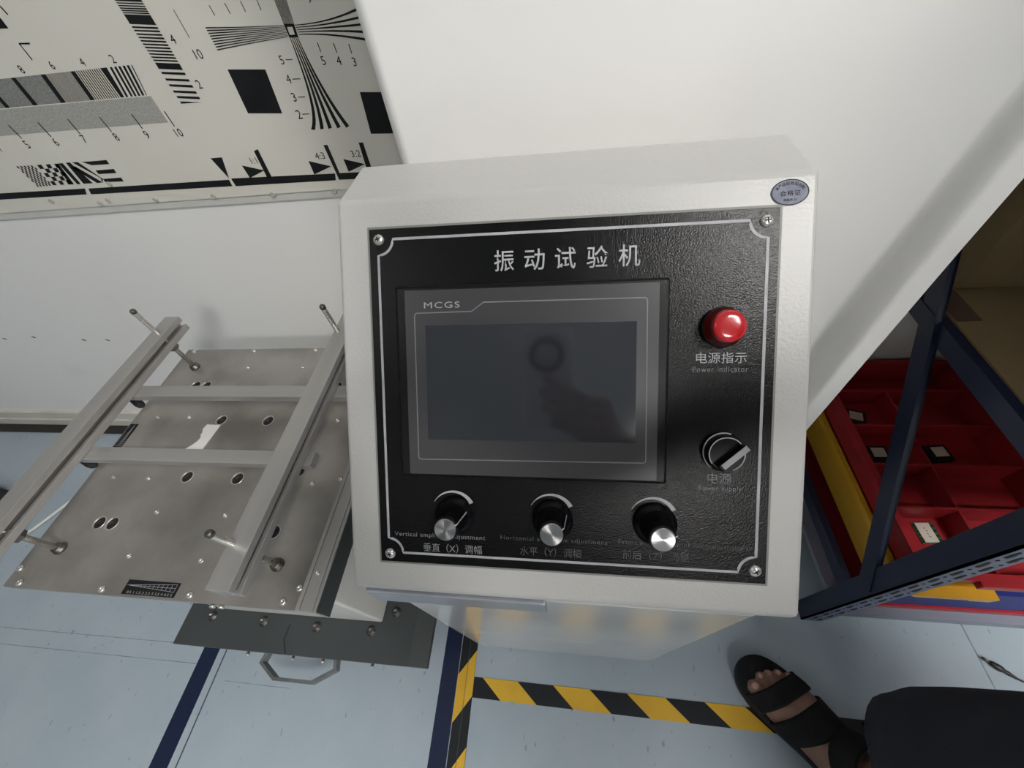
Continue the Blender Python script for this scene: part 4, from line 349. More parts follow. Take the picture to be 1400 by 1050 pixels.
CHART_TEXT = [('8',-0.7521,0.9502,0.0086),('6',-0.7011,0.9504,0.0085),('4',-0.6524,0.9497,0.0084),('2',-0.6047,0.949,0.0083),('4',-0.9145,0.861,0.0108),('5',-0.8565,0.8615,0.0107),('6',-0.8018,0.8612,0.0105),('7',-0.7484,0.8614,0.0104),('8',-0.691,0.86,0.0103),('9',-0.6374,0.8591,0.0102),('10',-0.5824,0.8577,0.0102),('4',-0.5023,0.9604,0.0081),('2',-0.5034,0.912,0.0095),('10',-0.4791,0.9429,0.0097),('5',-0.3685,0.927,0.0087),('4',-0.371,0.9067,0.0093),('3',-0.3747,0.8862,0.0099),('2',-0.379,0.8656,0.0105),('5',-0.3125,0.9215,0.0087),('4',-0.2917,0.9197,0.0087),('3',-0.2715,0.9167,0.0088),('9',-0.3008,0.98,0.0072),('1:1',-0.4883,0.8107,0.0088),('4:3',-0.376,0.8095,0.0092),('3:2',-0.3174,0.8084,0.0091)]
CHART_SCREWS = [[-0.9172,0.7719],[-0.8249,0.7622],[-0.8041,0.7663],[-0.7115,0.7614],[-0.5988,0.7603],[-0.4887,0.7572],[-0.3773,0.7553],[-0.7725,0.7935]]
# spun metal: circular machining marks
_nt = K['spun'].node_tree; _p = _nt.nodes['Principled BSDF']
_p.inputs['Anisotropic'].default_value = 0.85
_t = _nt.nodes.new('ShaderNodeTangent'); _t.direction_type = 'RADIAL'; _t.axis = 'Z'
_nt.links.new(_t.outputs[0], _p.inputs['Tangent'])

# ================================================================== THE ROOM
XL, XR, YF, YB = -3.6, 2.6, -6.6, 0.634
fl = struct('floor', MB().box(XL, XR, YF, YB, -0.05, 0.0), K['floor'])
struct('ceiling', MB().box(XL, XR, YF, YB, CEIL_Z, CEIL_Z + 0.05), K['ceiling'])
wall_back = struct('wall_back', MB().box(XL, XR, YB, YB + 0.1, 0, CEIL_Z), K['wall'])
struct('wall_left', MB().box(XL - 0.1, XL, YF, YB + 0.1, 0, CEIL_Z), K['wall_far'])
struct('wall_right', MB().box(XR, XR + 0.1, YF, YB + 0.1, 0, CEIL_Z), K['wall_far'])
struct('wall_front', MB().box(XL, XR, YF - 0.1, YF, 0, CEIL_Z), K['wall_far'])
bb = MB()
bb.prism([(YB, 0.008), (YB - 0.012, 0.008), (YB - 0.012, 0.04), (YB - 0.009, 0.044), (YB - 0.009, 0.08), (YB - 0.004, 0.086), (YB, 0.086)], XL, XR,
         Matrix(((0, 0, 1, 0), (1, 0, 0, 0), (0, 1, 0, 0), (0, 0, 0, 1))))
struct('baseboard_back', bb, K['trim'])
struct('shadow_gap_1', MB().box(XL, XR, YB - 0.042, YB, 0, 0.008), K['gap_shadow'], bevel=.002)  # black strip stands in for the shadow gap under the baseboard

for x_, z_ in ((-1.492, .427), (-1.393, .431), (-1.252, .417), (-1.181, .415)):
    part('nail_mark', MB().prism([(x_ - .006, z_ + .002), (x_ + .002, z_ + .003), (x_ + .007, z_ - .002), (x_ - .001, z_ - .003)], -(YB + .001), -(YB - .0006), Matrix(((1, 0, 0, 0), (0, 0, -1, 0), (0, 1, 0, 0), (0, 0, 0, 1)))), K['wall_mark'], wall_back)

# seams between the vinyl sheets, plus a faint line at the right
def seam(x0, y0, x1, y1, w=0.0022, m='seam'):
    d = Vector((x1 - x0, y1 - y0)).normalized() * w / 2
    n = (-d.y, d.x)
    part('seam', MB().prism([(x0 + n[0], y0 + n[1]), (x1 + n[0], y1 + n[1]), (x1 - n[0], y1 - n[1]), (x0 - n[0], y0 - n[1])], -0.001, 0.0004), K[m], fl)
seam(-0.788, -2.0, -0.788, 0.59, .003)
seam(-1.9, -0.013, -0.846, -0.010, .0016, 'seam_faint')
seam(-1.45, 0.022, -0.80, 0.026, .0016, 'seam_faint')
seam(-0.76, -0.035, -0.60, -0.036, .0014, 'seam_faint')
seam(0.815, -1.2, 0.805, 0.55, .0025, 'seam_faint')  # faint darker line along the floor

# ceiling lamps
for i, (lx, ly, st) in enumerate(LAMPS):
    near = ['above the cabinet', 'above the vibration table', 'behind the cabinet lamp', 'behind the table lamp', 'nearest the far wall']
    t = thing('ceiling_light', 'square white ceiling light panel ' + near[i], 'ceiling light', (lx, ly, CEIL_Z - 0.03), 'ceiling light panels')
    f = MB()
    s = 0.34
    for a in ((-s, s, -s, -s + .03), (-s, s, s - .03, s), (-s, -s + .03, -s + .03, s - .03), (s - .03, s, -s + .03, s - .03)):
        f.box(lx + a[0], lx + a[1], ly + a[2], ly + a[3], CEIL_Z - 0.03, CEIL_Z)
    part('lamp_frame', f, K['lamp_frame'], t)
    em = mat('lamp_diffuser', (0.9, 0.9, 0.9), 0.4, emit=((1.0, 0.975, 0.94), st))
    part('diffuser', MB().box(lx - s + .03, lx + s - .03, ly - s + .03, ly + s - .03, CEIL_Z - 0.018, CEIL_Z - 0.006), em, t)

# ================================================================== WALL THINGS
# resolution chart on the back wall
YCH = 0.628
chart = thing('test_chart', 'large cream resolution test chart with black stripes and numbers on the wall', 'test chart', (-0.75, YCH, 0.755))
part('chart_board', MB().box(-1.75, 0.10, YCH, YB - .0005, 0.757, 1.75), K['chart'], chart)
part('backing_sheet', MB().box(-1.8, 0.12, YCH + .002, YB - .0005, 0.744, 0.757), K['clear_edge'], chart)
ink_of = {'grey_patch_dark': 'ink_grey', 'grey_patch_light': 'ink_light', 'wedge_box_centre': 'chart'}
FINE = ('fine_stripes', 'fine_checker', 'left_wedge', 'upper_wedge')          # too fine to pick apart: one printed patch each
def print_mesh(g, polys, d):
    mb = MB()
    for p in polys: mb.add([(q[0], YCH - d, q[1]) for q in p], [tuple(range(len(p)))])
    me = mb.mesh(g)
    bm = bmesh.new(); bm.from_mesh(me)
    for f in bm.faces:          # printed side towards the room
        f.normal_update()
        if f.normal.y > 0: f.normal_flip()
    bm.to_mesh(me); bm.free()
    return me
SINGLE = {'stripe_column': 'stripe', 'separator_bars': 'separator_bar', 'medium_stripes': 'stripe', 'coarse_stripes': 'stripe', 'ticks': 'tick', 'border_bar': 'border_bar', 'arrow_marks': 'arrow_mark',
          'coarse_checker': 'checker_square', 'diagonal_bars': 'diagonal_bar', 'horizontal_bars': 'horizontal_bar', 'grey_patch_dark': 'grey_patch', 'grey_patch_light': 'grey_patch', 'right_wedge': 'wedge_line', 'lower_wedge': 'wedge_line'}
for g, polys in CHART_PRINT.items():
    d = 0.0006 if g == 'wedge_box_centre' else (0.0002 if g.startswith('grey') else 0.0004)
    m_ = K[ink_of.get(g, 'ink')]
    if g in FINE:
        part(g, print_mesh(g, polys, d), m_, chart, kind='stuff')
    elif g == 'corner_mark':
        part(g, print_mesh(g, polys, d), m_, chart)
    else:
        step = 12 if g in ('right_wedge', 'lower_wedge') else 1
        for i in range(0, len(polys), step):
            nm = SINGLE.get(g, g); part(nm, print_mesh(nm, polys[i:i + step], d), m_, chart)
WALLM = Matrix(((1, 0, 0, 0), (0, 0, -1, YCH - .0004), (0, 1, 0, 0), (0, 0, 0, 1)))
for s, x, z, h in CHART_TEXT:
    me, w, hh = text_mesh(s, 1.0)
    k = max(h, .0088) * 1.05 / hh
    me.transform(Matrix.Diagonal((k, k, 1, 1)))
    part('number', me, K['ink'], chart, WALLM @ Matrix.Translation((x, z, 0)))
scr = MB().lathe([(.0042, 0), (.0042, .0015), (.003, .0022), (.0029, .0016), (.0012, .0016)], 14, smooth=False)
scr = scr.mesh('pin')
for x, z in CHART_SCREWS:
    part('pin', scr, K['clear'], chart, WALLM @ Matrix.Translation((x, z, 0)))

# white sheet standing behind the cabinet, its right edge curling forward
sh = MB(); nx, nz = 90, 40
def sheet_fold(z): return .040 * max(.15, min(1.0, 1.25 - max(0.0, z - .50) * 1.9))
def sheet_edge(z): return (0.449 - .016 * min(1, z / .75)) * (0.425 - sheet_fold(z)) / .425
def sheet_y(x, z):
    t = max(0.0, min(1.0, (x - sheet_edge(z) + .046) / .022)); t = t * t * (3 - 2 * t)
    return 0.425 - sheet_fold(z) * t + .003 * math.sin(x * 9 + z * 3)
rings = []
for j in range(nz + 1):
    z = 0.0 + 1.45 * j / nz
    xr = sheet_edge(z); xl = -0.173 + .004 * z
    rings.append([(xl + (xr - xl) * (1 - (1 - i / nx) ** 1.5), z) for i in range(nx + 1)])
v = []; f = []
for side in (0, 1):
    for r in rings:
        for (x, z) in r:
            v.append((x, sheet_y(x, z) + (.003 if side else 0), z))
N = (nx + 1) * (nz + 1)
idx = lambda s, j, i: s * N + j * (nx + 1) + i
for j in range(nz):
    for i in range(nx):
        f.append((idx(0, j, i), idx(0, j, i + 1), idx(0, j + 1, i + 1), idx(0, j + 1, i)))
        f.append((idx(1, j, i), idx(1, j + 1, i), idx(1, j + 1, i + 1), idx(1, j, i + 1)))
for j in range(nz):
    for i in (0, nx): f.append((idx(0, j, i), idx(0, j + 1, i), idx(1, j + 1, i), idx(1, j, i)))
for i in range(nx):
    for j in (0, nz): f.append((idx(0, j, i), idx(0, j, i + 1), idx(1, j, i + 1), idx(1, j, i)))
sh.add(v, f, None, True)
sheet = part('backdrop_sheet', sh, K['sheet'])
tag(sheet, 'tall plain white plastic sheet standing upright behind the control cabinet', 'sheet')

# ================================================================== CONTROL CABINET
TH = math.radians(47.5)
FO = Vector((-0.0034, 0.18457, 0.78117))
_s, _c = math.sin(TH), math.cos(TH)
FACE = Matrix(((1, 0, 0, FO.x), (0, _s, -_c, FO.y), (0, _c, _s, FO.z), (0, 0, 0, 1)))   # x right, y up the slope, z out of the face
def at_face(x, y, z=0.0): return FACE @ Matrix.Translation((x, y, z))
cab = thing('control_cabinet', 'white floor-standing control cabinet with sloped face and black operating panel', 'control cabinet', (-0.004, 0.22, 0))
CX0, CX1 = -0.187, 0.178
YZ = Matrix(((0, 0, 1, 0), (1, 0, 0, 0), (0, 1, 0, 0), (0, 0, 0, 1)))      # polygon (y, z), extruded along x
top_y, top_z = FO.y + _s * .164, FO.z + _c * .164
bot_y, bot_z = FO.y - _s * .166, FO.z - _c * .166
hood = MB().prism([(bot_y, bot_z), (top_y, top_z), (top_y + .066, top_z), (top_y + .066, .60), (bot_y + .012, .60), (bot_y + .012, bot_z - .012), (bot_y + .001, bot_z - .012)], CX0, CX1, YZ)
part('hood', hood, K['paint'], cab, bevel=.0035, seg=3)
body = MB().box(CX0 + .001, CX1 - .003, bot_y + .010, top_y + .064, 0.0, .602)
part('body', body, K['paint_body'], cab, bevel=.004, seg=3)
lip = MB().box(CX0 + .006, -0.017, bot_y - .0025, bot_y + .0035, .616, bot_z - .0125)
part('door_pull_lip', lip, K['lip'], cab, bevel=.0015)
# black panel plate with a grey edge
part('panel_edge', MB().box(-.1572, .1572, -.1422, .1422, -.001, .0006), K['panel_edge'], cab, FACE)
panel = part('control_panel', MB().box(-.1553, .1553, -.1402, .1402, -.001, .0014), K['panel'], cab, FACE, label='black textured operating panel')
PZ = .0017
# silver border line with scooped corners
def ring_strip(pts, w):
    mb = MB(); n = len(pts); P = [Vector((p[0], p[1])) for p in pts]; a = []; b = []
    for i in range(n):
        d = (P[(i + 1) % n] - P[i - 1]).normalized(); nn = Vector((-d.y, d.x)) * w / 2
        a.append(P[i] + nn); b.append(P[i] - nn)
    for i in range(n):
        j = (i + 1) % n
        mb.add([(a[i].x, a[i].y, 0), (b[i].x, b[i].y, 0), (b[j].x, b[j].y, 0), (a[j].x, a[j].y, 0)], [(0, 1, 2, 3)])
    return mb
def open_strip(pts, w):
    mb = MB(); n = len(pts); P = [Vector((p[0], p[1])) for p in pts]; a = []; b = []
    for i in range(n):
        d = (P[min(i + 1, n - 1)] - P[max(i - 1, 0)]).normalized(); nn = Vector((-d.y, d.x)) * w / 2
        a.append(P[i] + nn); b.append(P[i] - nn)
    for i in range(n - 1):
        mb.add([(a[i].x, a[i].y, 0), (b[i].x, b[i].y, 0), (b[i + 1].x, b[i + 1].y, 0), (a[i + 1].x, a[i + 1].y, 0)], [(0, 1, 2, 3)])
    return mb
lx, ly, cr = .1478, .1318, .0125
pts = []
for sx, sy in ((-1, 1), (1, 1), (1, -1), (-1, -1)):
    arc = []
    for k in range(9):
        a = math.pi / 2 * k / 8
        arc.append((sx * lx - sx * cr * math.cos(a), sy * ly - sy * cr * math.sin(a)))
    # corner scoop: from the horizontal run to the vertical run
    seq = [(sx * (lx - cr), sy * ly)] + [(sx * (lx - cr * math.cos(math.pi / 2 * k / 8)), sy * (ly - cr * math.sin(math.pi / 2 * k / 8))) for k in range(9)] + [(sx * lx, sy * (ly - cr))]
    if (sx, sy) in ((-1, 1), (1, -1)): seq = seq[::-1]
    pts += seq
clean = []
for p in pts:
    if not clean or (Vector(p) - Vector(clean[-1])).length > 1e-5: clean.append(p)
part('border_line', ring_strip(clean, .0021), K['silver'], panel, at_face(0, 0, PZ))
# panel screws
ps = MB().lathe([(.0046, 0), (.0046, .0008), (.0039, .0018), (.0024, .0026), (.0008, .0028)], 20)
psm = ps.mesh('screw')
cross = MB().box(-.0020, .0020, -.0005, .0005, .0018, .0030).box(-.0005, .0005, -.0020, .0020, .0018, .0030).mesh('cross_slot')
for (sx, sy, rot) in ((-.1472, .1316, .3), (.1466, .1309, .1), (.1475, -.1300, .6), (-.1469, -.1330, .2)):
    s_ = part('screw', psm, K['chrome'], cab, at_face(sx, sy, .0012) @ Matrix.Rotation(rot, 4, 'Z'))
    part('cross_slot', cross, K['socket'], s_, at_face(sx, sy, .0012) @ Matrix.Rotation(rot, 4, 'Z'))
# title, one character after another
for ch, x in zip('振动试验机', (-.0441, -.0202, .0035, .0276, .0512)):
    fit_text('title_character', ch, K['silver'], panel, FACE, x - .0079, x + .0079, .1109, .0163, z=PZ, bold=.006)
fit_text('label_text', '电源指示', K['silver'], panel, FACE, .1006, .1364, .0334, .0082, z=PZ, bold=.0)
fit_text('label_text', 'Power indicator', K['silver_dim'], panel, FACE, .0984, .1377, .0248, .0042, track=1.1, z=PZ)
fit_text('label_text', '电源', K['silver_dim'], panel, FACE, .1110, .1284, -.0584, .0082, z=PZ)
fit_text('label_text', 'Power supply', K['silver_dim'], panel, FACE, .1048, .1360, -.0667, .0048, track=1.1, z=PZ)
for i, (en, cn, x0, x1, y, u0, u1, v, m) in enumerate((
        ('Vertical amplitude adjustment', '垂直（X）调幅', -.1423, -.0630, -.1156, -.1171, -.0659, -.1257, 'silver_dim'),
        ('Horizontal amplitude adjustment', '水平（Y）调幅', -.0499, .0366, -.1141, -.0340, .0163, -.1242, 'silver_faint'),
        ('Front and back amplitudeadjustments', '前后（Z）调幅', .0455, .1443, -.1128, .0487, .0990, -.1224, 'silver_faint'))):
    fit_text('label_text', en, K[m], panel, FACE, x0, x1, y, .0048, track=1.1, z=PZ)
    fit_text('label_text', cn, K[m], panel, FACE, u0, u1, v, .0078, z=PZ)

# touch screen
hmi = part('touch_screen', MB().box(-.1325, .0800, -.0626, .0930, .0006, .0075), K['bezel'], cab, FACE, bevel=.0022, seg=3, label='black framed touch screen')
part('bezel_film', MB().box(-.1240, .0722, -.0598, .0892, .0070, .0080), K['film'], hmi, FACE)
part('display', MB().box(-.1074, .0562, -.0308, .0612, .0078, .0083), K['glass'], hmi, FACE, label='dark switched-off glass display')
ring = [(-.1140, .0712), (-.0694, .0716), (-.0597, .0784), (.0612, .0784), (.0630, .0780), (.0636, .0764), (.0641, -.0440), (.0636, -.0456), (.0622, -.0462), (-.1140, -.0474), (-.1156, -.0470), (-.1161, -.0454), (-.1161, .0690), (-.1156, .0706)]
part('bezel_line', ring_strip(ring, .00085), K['silver_dim'], hmi, at_face(0, 0, .0083))
fit_text('logo_text', 'MCGS', K['silver'], hmi, FACE, -.1080, -.0789, .0772, .0048, track=1.15, z=.0083)

# adjusting knobs with scale arcs
kb = MB().lathe([(.0165, 0), (.0165, .003), (.0125, .0045), (.0118, .006), (.0102, .026), (.0094, .0275)], 40)
kbm = kb.mesh('knob')
capm = MB().lathe([(.0086, .0270), (.0086, .0282), (.0082, .0286), (.0008, .0286)], 40, smooth=False).mesh('cap')
pointer = open_strip([(.0088, 0), (.0112, .0)], .0009)
ptm = MB().add([(.0082, -.0005, .0289), (.0082, .0005, .0289), (.0105, .0005, .0278), (.0105, -.0005, .0278), (.0128, .0005, .006), (.0128, -.0005, .006)],
               [(0, 1, 2, 3), (3, 2, 4, 5)]).mesh('pointer')
for kx, ky, rot in ((-.0885, -.0965, .45), (-.0068, -.0962, .5), (.0728, -.0960, .3)):
    k_ = part('knob', kbm, K['knob'], cab, at_face(kx, ky, .0013))
    part('cap', capm, K['spun'], k_, at_face(kx, ky, .0013) @ Matrix.Rotation(rot, 4, 'Z'))
    part('pointer', ptm, K['silver'], k_, at_face(kx, ky, .0013) @ Matrix.Rotation(rot, 4, 'Z'))
    arc = MB(); n = 28; P = []
    for i in range(n + 1):
        t = i / n; a = math.radians(152 - 122 * t); w = .0004 + .0030 * t
        P.append((a, w))
    for i in range(n):
        q = []
        for (a, w), r in ((P[i], 1), (P[i + 1], 1), (P[i + 1], 0), (P[i], 0)):
            rr = .0192 if r else .0192 - w
            q.append((rr * math.cos(a), rr * math.sin(a), 0))
        arc.add(q, [(0, 1, 2, 3)])
    part('scale_arc', arc, K['silver'], panel, at_face(kx - .0008, ky + .0020, PZ))

# red indicator lamp
lm = part('indicator_lamp', MB().lathe([(.0142, 0), (.0142, .006), (.0128, .0075), (.0122, .0135), (.0116, .0145)], 36), K['red_ring'], cab, at_face(.1178, .0558, .0013), label='red round indicator lamp')
part('lens', MB().lathe([(.0114, .0135), (.0114, .0158), (.0108, .0170), (.0095, .0177), (.0060, .0181), (.0006, .0182)], 36), K['red_lens'], lm, at_face(.1178, .0558, .0013))
part('bezel_ring', MB().lathe([(.0150, 0), (.0150, .0035), (.0143, .0045)], 36), K['bezel'], lm, at_face(.1178, .0558, .0013))
# selector switch
SM = at_face(.1208, -.0372, .0013)
sw = part('selector_switch', MB().lathe([(.0150, 0), (.0150, .0025), (.0140, .0040), (.0132, .0040), (.0130, .0095), (.0122, .0105)], 40), K['knob'], cab, SM, label='black rotary power selector')
def arc_ring(r, w, a0, a1, n=40):
    mb = MB()
    for i in range(n):
        q = []
        for k, rr in ((i, r), (i + 1, r), (i + 1, r - w), (i, r - w)):
            a = math.radians(a0 + (a1 - a0) * k / n); q.append((rr * math.cos(a), rr * math.sin(a), 0))
        mb.add(q, [(0, 1, 2, 3)])
    return mb
part('outer_ring', arc_ring(.0150, .0009, 70, 235), K['silver'], sw, SM @ Matrix.Translation((0, 0, .0042)))
part('inner_ring', arc_ring(.0128, .0008, -70, 215), K['silver'], sw, SM @ Matrix.Translation((0, 0, .0107)))
part('grip', MB().box(-.0122, .0122, -.0026, .0026, .0100, .0165), K['knob'], sw, SM @ Matrix.Rotation(math.radians(42), 4, 'Z') @ Matrix.Translation((.001, -.003, 0)), bevel=.0008)
part('grip_mark', MB().box(-.0100, .0122, -.0021, .0021, .0163, .0168), K['silver'], sw, SM @ Matrix.Rotation(math.radians(42), 4, 'Z') @ Matrix.Translation((.001, -.003, 0)))

# oval inspection sticker
def oval(rx, ry, n=48): return [(rx * math.cos(2 * math.pi * i / n), ry * math.sin(2 * math.pi * i / n)) for i in range(n)]
SO = at_face(.1616, .1502, .0002) @ Matrix.Rotation(math.radians(1), 4, 'Z')
stk = part('inspection_sticker', MB().prism(oval(.0127, .0092), 0, .0003), K['sticker'], cab, SO, label='oval silver-blue sticker with dark lettering')
part('sticker_rim', ring_strip(oval(.0121, .0087), .0006), K['sticker_ink'], stk, SO @ Matrix.Translation((0, 0, .0005)))
fit_text('sticker_text', '合格证', K['sticker_ink'], stk, SO, -.0066, .0070, -.0006, .0038, track=1.2, bold=.012, z=.0005)
fit_text('sticker_text', '检验员 03', K['sticker_ink'], stk, SO, -.0042, .0044, -.0052, .0019, bold=.012, z=.0005)
for i, ch in enumerate('本产品经检验合格'):
    a = math.radians(152 - 124 * i / 7)
    me, w, hh = text_mesh(ch, .0027, bold=.00003)
    part('sticker_text', me, K['sticker_ink'], stk, SO @ Matrix.Translation((.0096 * math.cos(a), .0063 * math.sin(a), .0005)) @ Matrix.Rotation((a - math.pi / 2) * .8, 4, 'Z'))
# ================================================================== VIBRATION TABLE
tab = thing('vibration_table', 'low vibration table with drilled aluminium plate and clamping bars left of the cabinet', 'vibration table', (-0.55, 0.29, 0))
PX0, PX1, PY0, PY1 = -0.792, -0.314, 0.058, 0.514
HOLES = [(-.714, .419), (-.691, .419), (-.611, .340), (-.519, .340), (-.609, .231), (-.518, .231), (-.710, .152), (-.687, .152), (-.416, .152), (-.437, .152), (-.418, .418), (-.439, .418)]
pm = MB().box(PX0, PX1, PY0, PY1, .488, .5).mesh('table_plate')
cut = MB()
for x, y in HOLES: cut.lathe([(.0088, .48), (.0088, .51)], 24, Matrix.Translation((x, y, 0)))
po = bpy.data.objects.new('tmp', pm); co = bpy.data.objects.new('tmp_cut', cut.mesh('cut'))
scene.collection.objects.link(po); scene.collection.objects.link(co)
bo = po.modifiers.new('b', 'BOOLEAN'); bo.object = co; bo.operation = 'DIFFERENCE'; bo.solver = 'EXACT'
bpy.context.view_layer.update()
plate_mesh = bpy.data.meshes.new_from_object(po.evaluated_get(bpy.context.evaluated_depsgraph_get()))
bpy.data.objects.remove(po); bpy.data.objects.remove(co)
plate = part('table_plate', plate_mesh, K['alu_plate'], tab)
rimm = MB().lathe([(.0088, .4985), (.0096, .5003), (.0104, .5003), (.0104, .4985)], 24, caps=False).mesh('hole_bush')
for x, y in HOLES: part('hole_bush', rimm, K['chrome'], plate, Matrix.Translation((x, y, 0)))
plugm = MB().lathe([(.0087, .489), (.0087, .4985), (.0045, .4985), (.0045, .4972), (.0005, .4972)], 20).mesh('hole_shade_plug')
for x, y in HOLES: part('hole_shade_plug', plugm, K['hole'], plate, Matrix.Translation((x, y, 0)))  # black plugs set in to paint the dark inside each hole
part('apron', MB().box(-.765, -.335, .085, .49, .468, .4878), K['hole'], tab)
er = MB().box(-.338, -.3325, PY0 - .001, PY1, .5002, .5045).box(-.330, -.3135, PY0 - .002, PY1, .5002, .507).box(-.3135, -.309, PY0 - .002, PY1, .466, .5055)
part('edge_rail', er, K['alu'], tab, bevel=.0008)
part('rail_side_shade', MB().box(-.3092, -.3085, PY0 - .001, PY1, .467, .503), K['slab'], tab)  # dark plate painting the shade on the rail's outer face
scm = MB().lathe([(.0046, 0), (.0046, .0016), (.0034, .0030), (.0018, .0031), (.0016, .0018), (.0004, .0018)], 16).mesh('screw')
SCREWS = [(-.744, .344), (-.679, .345), (-.743, .226), (-.677, .226), (-.622, .172), (-.505, .172), (-.387, .227), (-.388, .342), (-.624, .463), (-.506, .463),
          (-.773, .508), (-.635, .508), (-.498, .508), (-.362, .508), (-.622, .108), (-.505, .108), (-.785, .082), (-.768, .064), (-.631, .064), (-.495, .065), (-.360, .066), (-.344, .083), (-.344, .236)]
for x, y in SCREWS: part('screw', scm, K['chrome'], tab, Matrix.Translation((x, y, .4998)) @ Matrix.Scale(.8 if .1 < y < .48 else 1.0, 4))
for y in (.101, .256): part('screw', scm, K['chrome'], tab, Matrix.Translation((-.3225, y, .5068)) @ Matrix.Scale(.7, 4))
# printed scales on the plate
def scale_tag(M, L, Wd):
    t_ = part('scale_label', MB().box(0, L, 0, Wd, 0, .0004), K['ink'], plate, M)
    g = MB(); n = 9
    y0 = Wd * .62
    line = lambda a, b, w: g.prism([(a[0] - w * (b[1] - a[1]) / max(1e-6, math.hypot(b[0] - a[0], b[1] - a[1])), a[1] + w * (b[0] - a[0]) / max(1e-6, math.hypot(b[0] - a[0], b[1] - a[1]))),
                                    (b[0] - w * (b[1] - a[1]) / math.hypot(b[0] - a[0], b[1] - a[1]), b[1] + w * (b[0] - a[0]) / math.hypot(b[0] - a[0], b[1] - a[1])),
                                    (b[0] + w * (b[1] - a[1]) / math.hypot(b[0] - a[0], b[1] - a[1]), b[1] - w * (b[0] - a[0]) / math.hypot(b[0] - a[0], b[1] - a[1])),
                                    (a[0] + w * (b[1] - a[1]) / math.hypot(b[0] - a[0], b[1] - a[1]), a[1] - w * (b[0] - a[0]) / math.hypot(b[0] - a[0], b[1] - a[1]))], .0004, .0006)
    line((L * .02, y0), (L * .95, y0 + Wd * .26), .00022)
    line((L * .02, y0), (L * .95, y0 - Wd * .26), .00022)
    line((L * .02, y0), (L * .95, y0), .00022)
    for i in range(1, n + 1):
        x = L * (.2 + .75 * i / n); h = Wd * .26 * (x / L - .02) / .93
        line((x, y0 - h), (x, y0 + h), .00018)
    part('scale_grid', g, K['silver'], t_, M)
    me, w, hh = text_mesh('0.5 1 1.5 2 2.5 3 3.5 4 4.5 5', 1.0)
    me.transform(Matrix.Diagonal((L * .86 / w, Wd * .17 / hh, 1, 1)))
    part('scale_text', me, K['silver'], t_, M @ Matrix.Translation((L * .52, Wd * .16, .0006)))
scale_tag(Matrix.Translation((-.5985, .0605, .5001)), .0815, .0180)
scale_tag(Matrix.Translation((-.7900, .3290, .5001)) @ Matrix.Rotation(-math.pi / 2, 4, 'Z'), .0520, .0165)

# clamping frame: two slotted long bars, two flat cross bars, four rods
prof = [(-.015, 0), (.015, 0), (.015, .0105), (.009, .0105), (.009, .0075), (.002, .0075), (.002, .0225), (.009, .0225), (.009, .0195), (.015, .0195), (.015, .030), (-.015, .030)]
XZ = Matrix(((1, 0, 0, 0), (0, 0, 1, 0), (0, 1, 0, 0), (0, 0, 0, 1)))     # polygon (x, z) along y
for bx in (-.747, -.380):
    part('long_bar', MB().prism(prof, .060, .512, Matrix.Translation((bx, 0, .565)) @ XZ), K['alu'], tab, bevel=.0008)
part('cross_bar', MB().box(-.776, -.327, .345, .368, .552, .5645), K['alu_x'], tab, bevel=.0008)
part('cross_bar', MB().box(-.780, -.356, .226, .248, .552, .5645), K['alu_x'], tab, bevel=.0008)
studm = MB().lathe([(.0030, 0), (.0062, .004), (.0072, .012), (.0060, .020), (.0048, .028)], 14).mesh('rubber_stud')
for x, y in ((-.757, .351), (-.402, .351), (-.757, .233), (-.394, .233)):
    part('rubber_stud', studm, K['rubber'], tab, Matrix.Translation((x, y, .5245)))
nutm = MB().lathe([(.0095, 0), (.0095, .0075)], 6, smooth=False).mesh('nut')
washm = MB().lathe([(.0088, 0), (.0088, .003), (.0072, .0035), (.0072, .008), (.005, .009)], 18).mesh('rod_base')
for x, y, zt in ((-.743, .465, .652), (-.743, .112, .640), (-.388, .109, .636), (-.388, .463, .652)):
    r_ = part('threaded_rod', MB().lathe([(.0042, .499), (.0042, zt - .003), (.0030, zt)], 14, Matrix.Translation((x, y, 0))), K['chrome'], tab)
    part('rod_base', washm, K['dark_steel'], r_, Matrix.Translation((x, y, .4999)))
    part('nut', nutm, K['dark_steel'], r_, Matrix.Translation((x, y, .5565)))
    part('rod_tip', MB().lathe([(.0046, zt - .006), (.0048, zt - .001), (.003, zt + .001)], 12, Matrix.Translation((x, y, 0))), K['dark_steel'], r_)
# machine body on its base slab
part('machine_body', MB().box(-.742, -.376, .090, .500, .1205, .468), K['machine_paint'], tab, bevel=.004)
slab = MB().prism([(-.827, .100), (-.827, .120), (-.305, .120), (-.268, .112), (-.268, .100)], .020, .555, XZ)
sl = part('base_slab', slab, K['slab'], tab, bevel=.0015)
bigm = MB().lathe([(.0098, 0), (.0098, .0012), (.0066, .0014), (.0066, .0066), (.0056, .0074), (.0036, .0074), (.0034, .003), (.0006, .003)], 18).mesh('cap_bolt')
for x, y in ((-.764, .076), (-.640, .074), (-.517, .072), (-.396, .073), (-.352, .110)):
    part('cap_bolt', bigm, K['dark_steel'], sl, Matrix.Translation((x, y, .1199)))
part('cable_mark', open_strip([(-.578, .073), (-.5795, .045), (-.5655, .0215)], .0028), K['hole'], sl, Matrix.Translation((0, 0, .1204)))
boltm = MB().lathe([(.0028, 0), (.0028, .005), (.0040, .005), (.0040, .0075), (.0030, .0085)], 12).mesh('front_bolt')
FB = Matrix.Rotation(math.pi / 2, 4, 'X')
for x in (-.655, -.553, -.487, -.381): part('front_bolt', boltm, K['chrome'], sl, Matrix.Translation((x, .021, .108)) @ FB)
for x in (-.462, -.449): part('front_bolt', boltm, K['chrome'], plate, Matrix.Translation((x, PY0 + .004, .492)) @ FB)
